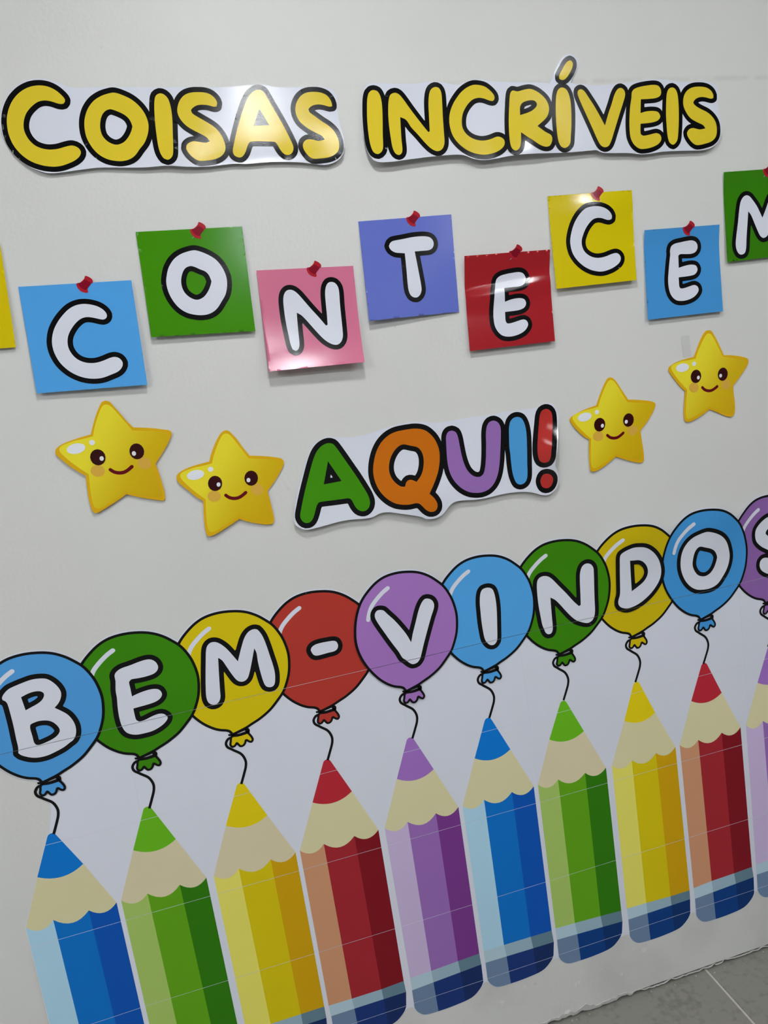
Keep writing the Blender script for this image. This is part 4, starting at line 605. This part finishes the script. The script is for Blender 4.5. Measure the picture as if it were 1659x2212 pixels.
trim = structure('trim_1', me, white_skim)
bm = bmesh.new()
for _ in range(45):
    x = rng.uniform(0.9, 2.4); y = -abs(rng.normal(0, 0.006)) - 0.004; s = rng.uniform(0.0006, 0.0018)
    r = bmesh.ops.create_icosphere(bm, subdivisions=1, radius=s)
    for v in r['verts']: v.co = Vector((x + v.co.x * rng.uniform(.8, 1.8), y + v.co.y, s * .5 + v.co.z * .6))
me = bpy.data.meshes.new('plaster_crumbs'); bm.to_mesh(me); bm.free()
crumbs = link('plaster_crumbs', me, white_skim, trim); crumbs['kind'] = 'stuff'

# ------------------------------------------------------------------ ceiling lamps
frame_m = material('lamp_frame', (0.75, 0.75, 0.75), 0.4, 0.5)
glow = bpy.data.materials.new('lamp_diffuser'); glow.use_nodes = True
gb = glow.node_tree.nodes['Principled BSDF']
gb.inputs['Base Color'].default_value = (0.8, 0.8, 0.8, 1)
gb.inputs['Emission Color'].default_value = (0.955, 0.975, 1.0, 1)
gb.inputs['Emission Strength'].default_value = LAMP_STRENGTH
def lamp_glow(f):
    if f == 1: return glow
    g = glow.copy(); g.node_tree.nodes['Principled BSDF'].inputs['Emission Strength'].default_value = LAMP_STRENGTH * f
    return g
where = ['nearest the yellow banners', 'right of the row over the viewer', 'left of the row over the viewer', 'at the left end of the decorated wall', 'close above the middle of the decorated wall', 'in the middle of the row behind the viewer', 'close above the right end of the decorated wall', 'added as fill light, left of the row behind the viewer', 'right of the row behind the viewer']
for (lx, ly, f), wh in zip(LAMPS, where):
    r = empty('ceiling_light', (lx, ly, CEILING), 'square white ceiling light panel, ' + wh, 'ceiling light', 'ceiling light panels')
    h = LAMP_SIZE / 2; t = h + 0.015
    link('frame', box_mesh('frame', (lx - t, lx + t, ly - t, ly - h, CEILING - 0.03, CEILING), (lx - t, lx + t, ly + h, ly + t, CEILING - 0.03, CEILING),
         (lx - t, lx - h, ly - h, ly + h, CEILING - 0.03, CEILING), (lx + h, lx + t, ly - h, ly + h, CEILING - 0.03, CEILING)), frame_m, r)
    link('diffuser', box_mesh('diffuser', (lx - h, lx + h, ly - h, ly + h, CEILING - 0.022, CEILING - 0.012)), lamp_glow(f), r, 'glowing white diffuser')

# ------------------------------------------------------------------ cut-out words at the top, and AQUI!
BLACK = glossy('black_print', (9, 9, 11), (205, 208, 220))
PAPER = material('glossy_white_paper', (0.745, 0.77, 0.855), **GLOSS)
LAYER = 0.00025
def letter_part(key, terms, mat, parent, label, line, name='letter', grid=0.008, h=0.0):
    lp = outline(key)
    o = link(name, flat_mesh(name, lp, h + 2 * LAYER, terms, grid), mat, parent, label)
    link('letter_outline', flat_mesh('letter_outline', grow(lp, line), h + LAYER, terms, grid), BLACK, o, 'black outline')
    return o
def word(key, letters, mats, label, line, cat='cut-out lettering'):
    terms = LIFT[key]
    lp = outline(key + '_paper')
    c = np.vstack(lp); r = empty('word_banner', (float(c[:, 0].mean()), 0, float(c[:, 1].min())), label, cat)
    link('paper_sheet', flat_mesh('paper_sheet', lp, 0, terms, 0.006 if key == 'aqui' else 0.008, thick=0.0004), PAPER, r)
    for k, m, l in zip(letters, mats, label_list[key]): letter_part(key + '_' + k, terms, m, r, l, line, grid=0.006 if key == 'aqui' else 0.008)
    return r
WB = (208, 211, 222)
yellow_b = glossy('yellow_print', (212, 188, 48), WB)
label_list = {'coisas': ['yellow letter ' + c for c in 'COISAS'], 'incriveis': ['yellow letter ' + c for c in ('I', 'N', 'C', 'R', 'I below its accent', 'V', 'E', 'I', 'S')] + ['yellow acute accent'],
              'aqui': ['green letter A', 'orange letter Q', 'purple letter U', 'blue letter I', 'red exclamation mark']}
word('coisas', '123456', [yellow_b] * 6, 'white cut-out banner with the yellow word COISAS, glossy and glaring in the light', 0.0088)
word('incriveis', list('123456789') + ['accent'], [yellow_b] * 10, 'white cut-out banner with the yellow word INCRÍVEIS and its accent sticking up', 0.0088)
WA = (203, 208, 220)
word('aqui', '12345', [glossy('green_print', (58, 132, 5), WA), glossy('orange_print', (188, 102, 10), WA), glossy('purple_print', (140, 102, 168), WA), glossy('sky_blue_print', (70, 146, 204), WA), glossy('red_print', (168, 46, 42), WA)],
     'white cut-out banner with the multicoloured word AQUI! between the stars', 0.0102)

# ------------------------------------------------------------------ note cards with printed pins
WN = (204, 207, 219)
pin_dark = glossy('pin_dark_red', (122, 12, 34), WN); pin_red = glossy('pin_red', (165, 30, 43), WN); pin_grey = glossy('pin_needle_grey', (130, 150, 160), WN)
white_print = material('white_letter_print', (0.745, 0.77, 0.855), **GLOSS)
cards = [(0, (200, 178, 8), 'yellow note card cut off by the left edge of the photo', None),
         (1, (76, 152, 216), 'sky blue note card with a white letter C and a red pin', 'C'),
         (2, (60, 130, 8), 'green note card with a white letter O and a red pin', 'O'),
         (3, (196, 108, 137), 'pink note card with a white letter N, its bottom curling off the wall', 'N'),
         (4, (94, 107, 186), 'violet note card with a white letter T and a red pin', 'T'),
         (5, (152, 30, 37), 'red note card with a white letter E, creased across the middle', 'E'),
         (6, (198, 180, 8), 'yellow note card with a white letter C and a glare over its pin', 'C'),
         (7, (64, 138, 200), 'blue note card with a white letter E under the word INCRÍVEIS', 'E'),
         (8, (48, 115, 3), 'green note card with a white letter M at the right edge of the photo', 'M')]
for i, c, lab, ch in cards:
    key = 'note_%d' % i; terms = LIFT[key]
    lp = outline(key + '_paper', 0.004)
    a = np.vstack(lp)
    r = empty('note_card', (float(a[:, 0].mean()), 0, float(a[:, 1].min())), lab, 'note card', 'lettered note cards')
    link('paper_sheet', flat_mesh('paper_sheet', lp, 0, terms, 0.005, thick=0.0004), glossy('note_colour_%d' % i, c, WN), r)
    if ch: letter_part(key + '_letter', terms, white_print, r, 'white letter ' + ch, 0.0090, grid=0.006)
    if i:
        body = outline(key + '_pin_body', 0.002)
        p = link('push_pin', flat_mesh('push_pin', body, 2 * LAYER, terms, 0.008, thick=0.0005), pin_red, r, 'printed red pin')
        link('pin_shaft', flat_mesh('pin_shaft', outline(key + '_pin_shaft', 0.002), 3 * LAYER, terms, 0.008), pin_dark, p, 'darker red barrel')
        link('pin_cap', flat_mesh('pin_cap', outline(key + '_pin_cap', 0.002), 4 * LAYER, terms, 0.008), pin_red, p)
        link('pin_needle', flat_mesh('pin_needle', outline(key + '_pin_needle', 0.002), 2 * LAYER, terms, 0.008), pin_grey, p, 'thin grey needle')

# ------------------------------------------------------------------ smiling stars
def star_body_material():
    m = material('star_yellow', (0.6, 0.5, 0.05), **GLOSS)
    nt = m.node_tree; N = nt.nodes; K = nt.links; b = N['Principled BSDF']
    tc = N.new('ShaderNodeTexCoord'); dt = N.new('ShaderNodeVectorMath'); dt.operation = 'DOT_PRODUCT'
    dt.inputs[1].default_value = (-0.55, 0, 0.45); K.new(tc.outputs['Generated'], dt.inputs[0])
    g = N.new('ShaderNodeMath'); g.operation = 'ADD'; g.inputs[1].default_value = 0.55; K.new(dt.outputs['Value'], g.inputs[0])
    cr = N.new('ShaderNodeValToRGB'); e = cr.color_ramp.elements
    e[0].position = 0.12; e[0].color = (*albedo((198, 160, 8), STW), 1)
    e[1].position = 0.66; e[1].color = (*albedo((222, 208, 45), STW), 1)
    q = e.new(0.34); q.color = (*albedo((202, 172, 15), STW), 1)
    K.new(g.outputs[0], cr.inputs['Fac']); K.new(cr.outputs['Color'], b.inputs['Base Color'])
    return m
STW = (205, 208, 216)
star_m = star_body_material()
rim_m = glossy('star_amber_rim', (208, 162, 14), STW); eye_m = glossy('eye_brown', (48, 4, 8), STW); mouth_m = glossy('mouth_maroon', (92, 6, 16), STW)
cheek_m = glossy('cheek_tan', (206, 162, 62), STW); shine_m = glossy('shine_white', (215, 218, 232), STW)
slab = {1: 'smiling yellow star on the far left, below the blue letter C card', 2: 'smiling yellow star just left of the word AQUI!', 3: 'smiling yellow star just right of the word AQUI!', 4: 'smiling yellow star under the blue letter E card, highest and farthest right'}
for i in (1, 2, 3, 4):
    key = 'star_%d' % i; t = LIFT[key]
    lp = outline(key + '_paper'); a = np.vstack(lp)
    r = empty('star_cutout', (float(a[:, 0].mean()), 0, float(a[:, 1].min())), slab[i], 'paper star', 'smiling stars')
    def p(nm, src, mat, lv, par=r, label=None):
        return link(nm, flat_mesh(nm, outline(key + '_' + src), lv * LAYER, t, 0.02), mat, par, label)
    link('paper_sheet', flat_mesh('paper_sheet', lp, 0, t, 0.02, thick=0.0012), rim_m, r, 'amber rim')
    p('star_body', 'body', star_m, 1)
    p('cheek', 'cheek_left', cheek_m, 2); p('cheek', 'cheek_right', cheek_m, 2)
    for s in ('left', 'right'):
        e = p('eye', 'eye_' + s, eye_m, 3, r, 'dark brown eye'); p('glint', 'glint_' + s, shine_m, 4, e, 'white glint')
    p('mouth', 'mouth', mouth_m, 2, r, 'maroon smile')
    p('shine', 'shine_large', shine_m, 2, r, 'large white shine'); p('shine', 'shine_small', shine_m, 2, r, 'small white shine')

# ------------------------------------------------------------------ the big poster: balloons BEM-VINDOS above crayons, made of glued sheets
terms = LIFT['mural']
SEAM_Z = [(s + 3.37) * 0.18 for s in (1.975, 0.868, -0.232, -1.325, -2.395)]
SEAM_X = [0.18 * s for s in (-0.15, 1.39, 2.93, 4.46, 5.99, 7.52, 9.05)]
WM = lambda x: tuple(a + (b - a) * min(1, max(0, x / 1.7)) for a, b in zip((196, 200, 212), (166, 170, 180)))
WP = lambda x: tuple(a + (b - a) * min(1, max(0, x / 1.7)) for a, b in zip((180, 184, 196), (172, 176, 186)))
bal_line = 0.0052
# crayons: numbered points L R v1 v2 tip aL aR f1L f1v1 f1v2 f1R f2L f2R + 8 points of the rounded end
def pen_pts(k):
    A = np.array([[int(a) / 1e4 for a in t.split(',')] for t in SHAPES['pencil_%d' % k].split()])
    B = A[13:]; out = []          # rounded end smoothed
    for i in range(len(B) - 1):
        p0 = B[max(0, i - 1)]; p1 = B[i]; p2 = B[i + 1]; p3 = B[min(len(B) - 1, i + 2)]
        for s in (0, .25, .5, .75): out.append(0.5 * (2 * p1 + (p2 - p0) * s + (2 * p0 - 5 * p1 + 4 * p2 - p3) * s * s + (-p0 + 3 * p1 - 3 * p2 + p3) * s ** 3))
    return np.vstack([A[:13], out, B[-1:]])
def arc(a, b, sag, n=8):
    # shallow bow from a to b, hanging downwards
    t = np.linspace(0, 1, n + 1); d = b - a
    nn = np.array([d[1], -d[0]]) / np.linalg.norm(d)
    return [a + d * s + nn * sag * 4 * s * (1 - s) for s in t]
PEN = [pen_pts(k) for k in range(10)]
def pen_outline(q):
    L, R, v1, v2, tip, aL, aR, f1L, f1a, f1b, f1R, f2L, f2R = q[:13]; B = q[13:]
    tp = round_tip(tip, L, R)
    return np.array([L] + tp + [R, f1R, f2R] + list(B[::-1]) + [f2L, f1L])
def round_tip(tip, L, R):
    # apex of the cone rounded off: tip is its topmost point
    dl = (L - tip) / np.linalg.norm(L - tip); dr = (R - tip) / np.linalg.norm(R - tip)
    r = 0.0085
    c = tip + np.array([0, -r])
    nl = np.array([dl[1], -dl[0]]); nr = np.array([-dr[1], dr[0]])
    if nl[0] > 0: nl = -nl
    if nr[0] < 0: nr = -nr
    a0 = math.atan2(nl[1], nl[0]); a1 = math.atan2(nr[1], nr[0])
    if a0 < a1: a0 += 2 * math.pi
    return [c + r * np.array([math.cos(a), math.sin(a)]) for a in np.linspace(a0, a1, 9)]
BAL = 'BEM-VINDOS'
fills = {b: outline('balloon_%s_fill' % b, 0.006) for b in BAL}
# silhouette of the glued paper: everything close to a balloon or crayon plus the white field between
k0, k9 = PEN[0], PEN[9]
kb = outline('balloon_B_knot', 0.003)[0]
tip0 = k0[4]
field = [np.array([fills['B'][0].mean(0), (float(kb[:, 0].mean()), float(kb[:, 1].max())), (kb[:, 0].min() - 0.004, kb[:, 1].mean()), (kb[:, 0].min() + 0.002, kb[:, 1].min() - 0.004), (kb[:, 0].mean() - .01, kb[:, 1].min() - 0.012), (tip0[0] + 0.010, tip0[1] + 0.045), (tip0[0] - 0.004, tip0[1] - 0.004),
     k0[0] + (0.004, 0), k0[11] + (0.004, 0), k0[21] + (0.02, 0.026), k9[21] + (0.02, 0.026), k9[12], k9[1], (k9[4][0], k9[4][1] + 0.25), fills['S'][0].mean(0)] + [fills[b][0].mean(0) for b in 'ODNIV-ME'])]
g = 0.004
allp = np.vstack([f[0] for f in fills.values()] + [pen_outline(q) for q in PEN])
bx0, bz0 = allp.min(0) - 0.03; bx1, bz1 = allp.max(0) + 0.03
nx, nz = int((bx1 - bx0) / g) + 2, int((bz1 - bz0) / g) + 2
XX, ZZ = np.meshgrid(bx0 + np.arange(nx) * g, bz0 + np.arange(nz) * g)
F = np.full((nz, nx), 1e3)
def add_shape(loop, t):
    lo = loop.min(0) - 0.05; hi = loop.max(0) + 0.05
    i0, i1 = max(0, int((lo[0] - bx0) / g)), min(nx, int((hi[0] - bx0) / g) + 1)
    j0, j1 = max(0, int((lo[1] - bz0) / g)), min(nz, int((hi[1] - bz0) / g) + 1)
    Q = np.stack([XX[j0:j1, i0:i1].ravel(), ZZ[j0:j1, i0:i1].ravel()], 1)
    f = np.where(inside([loop], Q), -1, 1) * dist([loop], Q) - t
    F[j0:j1, i0:i1] = np.minimum(F[j0:j1, i0:i1], f.reshape(j1 - j0, i1 - i0))
for b in BAL: add_shape(fills[b][0][::2], bal_line + 0.0024)
for q in PEN: add_shape(pen_outline(q), 0.0012)
add_shape(kb, 0.006)
add_shape(field[0], 0.0005)
sil = contour(F, bx0, bz0, g)
sil = [s for s in sil if len(s) > 40]
sil = [max(sil, key=len)]
a = sil[0]
poster = empty('balloon_poster', (float(a[:, 0].mean()), 0, float(a[:, 1].min())), 'large wall poster of numbered sheets reading BEM-VINDOS on balloons tied to crayons'.replace('numbered', 'glued'), 'poster')
sheet_m = material('white_poster_paper', (0.745, 0.77, 0.855), grain=(9, 0.02), **SATIN)
xe = [a[:, 0].min() - 0.05] + [s for s in SEAM_X if a[:, 0].min() + 0.02 < s < a[:, 0].max() - 0.02] + [a[:, 0].max() + 0.05]
ze = [a[:, 1].min() - 0.05] + sorted(SEAM_Z) + [a[:, 1].max() + 0.05]
for i in range(len(xe) - 1):
    for j in range(len(ze) - 1):
        me = flat_mesh('paper_sheet', sil, 0, terms, 0.013, thick=0.0003, rect=(xe[i] + 0.0001, xe[i + 1] - 0.0001, ze[j] + 0.0001, ze[j + 1] - 0.0001))
        if me: link('paper_sheet', me, sheet_m, poster)
black_p = material('black_poster_print', albedo((10, 10, 12), (195, 198, 210)), **SATIN)
bcol = {'B': (70, 140, 200), 'E': (50, 116, 4), 'M': (186, 167, 10), '-': (152, 48, 39), 'V': (138, 98, 162), 'I': (66, 136, 192), 'N': (46, 108, 3), 'D': (164, 146, 8), 'O': (50, 118, 172), 'S': (108, 76, 130)}
bname = {'B': 'sky blue balloon with the letter B', 'E': 'green balloon with the letter E', 'M': 'yellow balloon with the letter M', '-': 'red balloon with the dash', 'V': 'purple balloon with the letter V', 'I': 'sky blue balloon with the letter I', 'N': 'green balloon with the letter N', 'D': 'yellow balloon with the letter D', 'O': 'sky blue balloon with the letter O', 'S': 'purple balloon with the letter S'}
tier = {'-': 0, 'D': 0, 'S': 0, 'M': 1, 'N': 1, 'O': 1, 'E': 2, 'I': 2, 'B': 3, 'V': 3}
GP = 0.04
def bx_of(b): return float(fills[b][0][:, 0].mean())
def print_mesh(nm, loops, h, grid=GP): return flat_mesh(nm, loops, h, terms, grid, cuts=SEAM_Z, gap=0.00042)
for b in BAL:
    far = bx_of(b) > 0.75; q = 0.75 if far else 0.4; h0 = 0.0004 * q + tier[b] * 0.0010 * q; GP = 0.009 if bx_of(b) > 0.85 else 0.03
    fl = outline('balloon_%s_fill' % b); bx = float(fl[0][:, 0].mean())
    mc = satin('balloon_colour_' + ('dash' if b == '-' else b), bcol[b], WM(bx))
    ball = link('balloon', print_mesh('balloon', fl, h0 + 0.0002 * q, GP), mc, poster, bname[b])
    link('balloon_outline', print_mesh('balloon_outline', grow(fl, bal_line, 0.003), h0, GP), black_p, ball)
    link('shine', print_mesh('shine', outline('balloon_%s_shine' % b), h0 + 0.0004 * q, GP), sheet_m, ball)
    lt = outline('balloon_%s_letter' % b)
    hl = h0 if b != 'D' else (0.0014 + 0.0004) * q
    link('letter', print_mesh('letter', lt, hl + 0.0008 * q, GP), sheet_m, ball)
    link('letter_outline', print_mesh('letter_outline', grow(lt, 0.0094, 0.002), hl + 0.0006 * q, GP), black_p, ball)
    kn = outline('balloon_%s_knot' % b, 0.002)
    link('knot', print_mesh('knot', kn, h0 + 0.0004 * q), mc, ball)
    band = []
    for s in SHAPES['balloon_%s_band' % b].split('&'):
        P, C = [], []
        for t in s.split(): P.append([int(v) / 1e4 for v in t.split(',')]); C.append(False)
        band.append(spline(np.array(P), C, 0.003))
    link('knot_outline', print_mesh('knot_outline', grow(kn, 0.0045, 0.0012), h0 + 0.0002 * q), black_p, ball)
    bm = bmesh.new()
    for s in band:
        m2 = flat_mesh('tmp', [s], h0 + 0.0005 * q, terms, 0); bm.from_mesh(m2); bpy.data.meshes.remove(m2)
    me = bpy.data.meshes.new('knot_band'); bm.to_mesh(me); bm.free(); link('knot_band', me, black_p, ball)
    P = read('balloon_%s_string' % b)[0][0]
    # string: centre line thickened
    t = np.linspace(0, len(P) - 1, 60); idx = np.arange(len(P))
    d = []
    for i in range(len(P) - 1):
        p0 = P[max(0, i - 1)]; p1 = P[i]; p2 = P[i + 1]; p3 = P[min(len(P) - 1, i + 2)]
        for s in np.linspace(0, 1, 6, endpoint=False):
            d.append(0.5 * (2 * p1 + (p2 - p0) * s + (2 * p0 - 5 * p1 + 4 * p2 - p3) * s * s + (-p0 + 3 * p1 - 3 * p2 + p3) * s ** 3))
    d.append(P[-1]); d = np.array(d)
    tg = np.gradient(d, axis=0); tg /= np.linalg.norm(tg, axis=1)[:, None]; nn = np.stack([-tg[:, 1], tg[:, 0]], 1) * 0.0026
    link('string', print_mesh('string', [np.vstack([d + nn, (d - nn)[::-1]])], 0.0004, 0), black_p, ball)

blue = dict(light=(142, 176, 196), mid=(0, 92, 166), dark=(0, 68, 150), tip=(0, 98, 175))
green = dict(light=(136, 162, 84), mid=(78, 134, 16), dark=(36, 98, 0), tip=(84, 150, 22))
yellow = dict(light=(190, 184, 84), mid=(176, 160, 8), dark=(170, 132, 4), tip=(186, 168, 12))
red = dict(light=(168, 122, 92), mid=(132, 30, 38), dark=(104, 12, 24), tip=(150, 32, 44))
purple = dict(light=(164, 150, 182), mid=(124, 88, 150), dark=(98, 46, 114), tip=(130, 92, 160))
kinds = [('blue', blue), ('green', green), ('yellow', yellow), ('red', red), ('purple', purple)]
where = ['under the letter B balloon', 'under the letter E balloon', 'under the letter M balloon', 'under the dash balloon', 'under the letter V balloon', 'under the letter I balloon', 'under the letter N balloon', 'under the letter D balloon', 'under the letter O balloon', 'at the right edge under the letter S balloon']
def strip(nm, loop, h, mat, par, label=None):
    return link(nm, print_mesh(nm, [np.array(loop)], h, 0.015 if np.min(loop, 0)[0] < 0.2 else 0.04), mat, par, label)
for k, q in enumerate(PEN):
    kn, cd = kinds[k % 5]
    L, R, v1, v2, tip, aL, aR, f1L, f1a, f1b, f1R, f2L, f2R = q[:13]; B = q[13:]
    w = WP(L[0]); mm = lambda key, c: satin(key, c, w)
    f2a = f2L + (f2R - f2L) * 0.305; f2b = f2L + (f2R - f2L) * 0.695
    s1 = arc(L, v1, 0.0135); s2 = arc(v1, v2, 0.0165); s3 = arc(v2, R, 0.0135)
    h = 0.0003
    body = strip('pencil', s2 + [f1b, f1a], h, mm('crayon_%s_mid_%d' % (kn, k), cd['mid']), poster, '%s crayon %s' % (kn, where[k]))
    strip('side_facet', s1 + [f1a, f1L], h, mm('crayon_%s_light_%d' % (kn, k), cd['light']), body, 'pale %s left facet' % kn)
    strip('side_facet', s3 + [f1R, f1b], h, mm('crayon_%s_dark_%d' % (kn, k), cd['dark']), body, 'dark %s right facet' % kn)
    ar = arc(aL, aR, 0.0135, 12)
    wood = (178, 170, 142) if k in (1, 2, 6) else (178, 173, 138)
    strip('wood_cone', [L] + ar + [R] + s3[::-1][1:] + s2[::-1][1:] + s1[::-1][1:-1], h, mm('crayon_wood_%d' % k, wood), body, 'beige bare wood')
    strip('pencil_tip', [aL] + round_tip(tip, L, R) + [aR] + ar[::-1][1:-1], h, mm('crayon_%s_tip_%d' % (kn, k), cd['tip']), body, '%s tip' % kn)
    for i, (a_, b_, c_, d_, colr) in enumerate(((f1L, f1a, f2a, f2L, (145, 168, 180)), (f1a, f1b, f2b, f2a, (124, 148, 162)), (f1b, f1R, f2R, f2b, (80, 106, 120)))):
        strip('ferrule', [a_, b_, c_, d_], h, mm('ferrule_%d_%d' % (i, k), colr), body, ('pale', 'mid', 'dark')[i] + ' grey blue ferrule band')
    # rounded end: B runs left side -> bottom -> right side
    def xcut(x):
        for m in range(len(B) - 1):
            if B[m][0] <= x <= B[m + 1][0]: return m, B[m] + (B[m + 1] - B[m]) * ((x - B[m][0]) / max(1e-9, B[m + 1][0] - B[m][0]))
    ma, pa = xcut(f2a[0] + 0.001); mb, pb = xcut(f2b[0] + 0.001)
    navy = (18, 42, 96) if k < 6 else (4, 48, 106)
    strip('eraser_end', [f2L, f2a, pa] + [B[m] for m in range(ma, -1, -1)], h, mm('eraser_slate_%d' % k, (88, 108, 134)), body, 'slate blue rounded end')
    strip('eraser_end', [f2a, f2b, pb] + [B[m] for m in range(mb, ma, -1)] + [pa], h, mm('eraser_navy_%d' % k, navy), body, 'navy rounded end')
    strip('eraser_end', [f2b, f2R] + [B[m] for m in range(len(B) - 1, mb, -1)] + [pb], h, mm('eraser_dark_%d' % k, tuple(v * .82 for v in navy)), body, 'dark navy rounded end')

# a forgotten strip of tape near the highest star
tw = [(1.5341, 1.5391), (1.5547, 1.5395), (1.5562, 1.4954), (1.5365, 1.4941)]
a = np.array(tw); r = empty('tape_strip', (float(a[:, 0].mean()), 0, float(a[:, 1].min())), 'short faint strip of old tape on the wall left of the highest star', 'tape')
link('tape_film', flat_mesh('tape_film', [a], 0, (), 0, thick=0.0002), material('old_tape', (0.62, 0.62, 0.595), 0.4, 0.4), r)
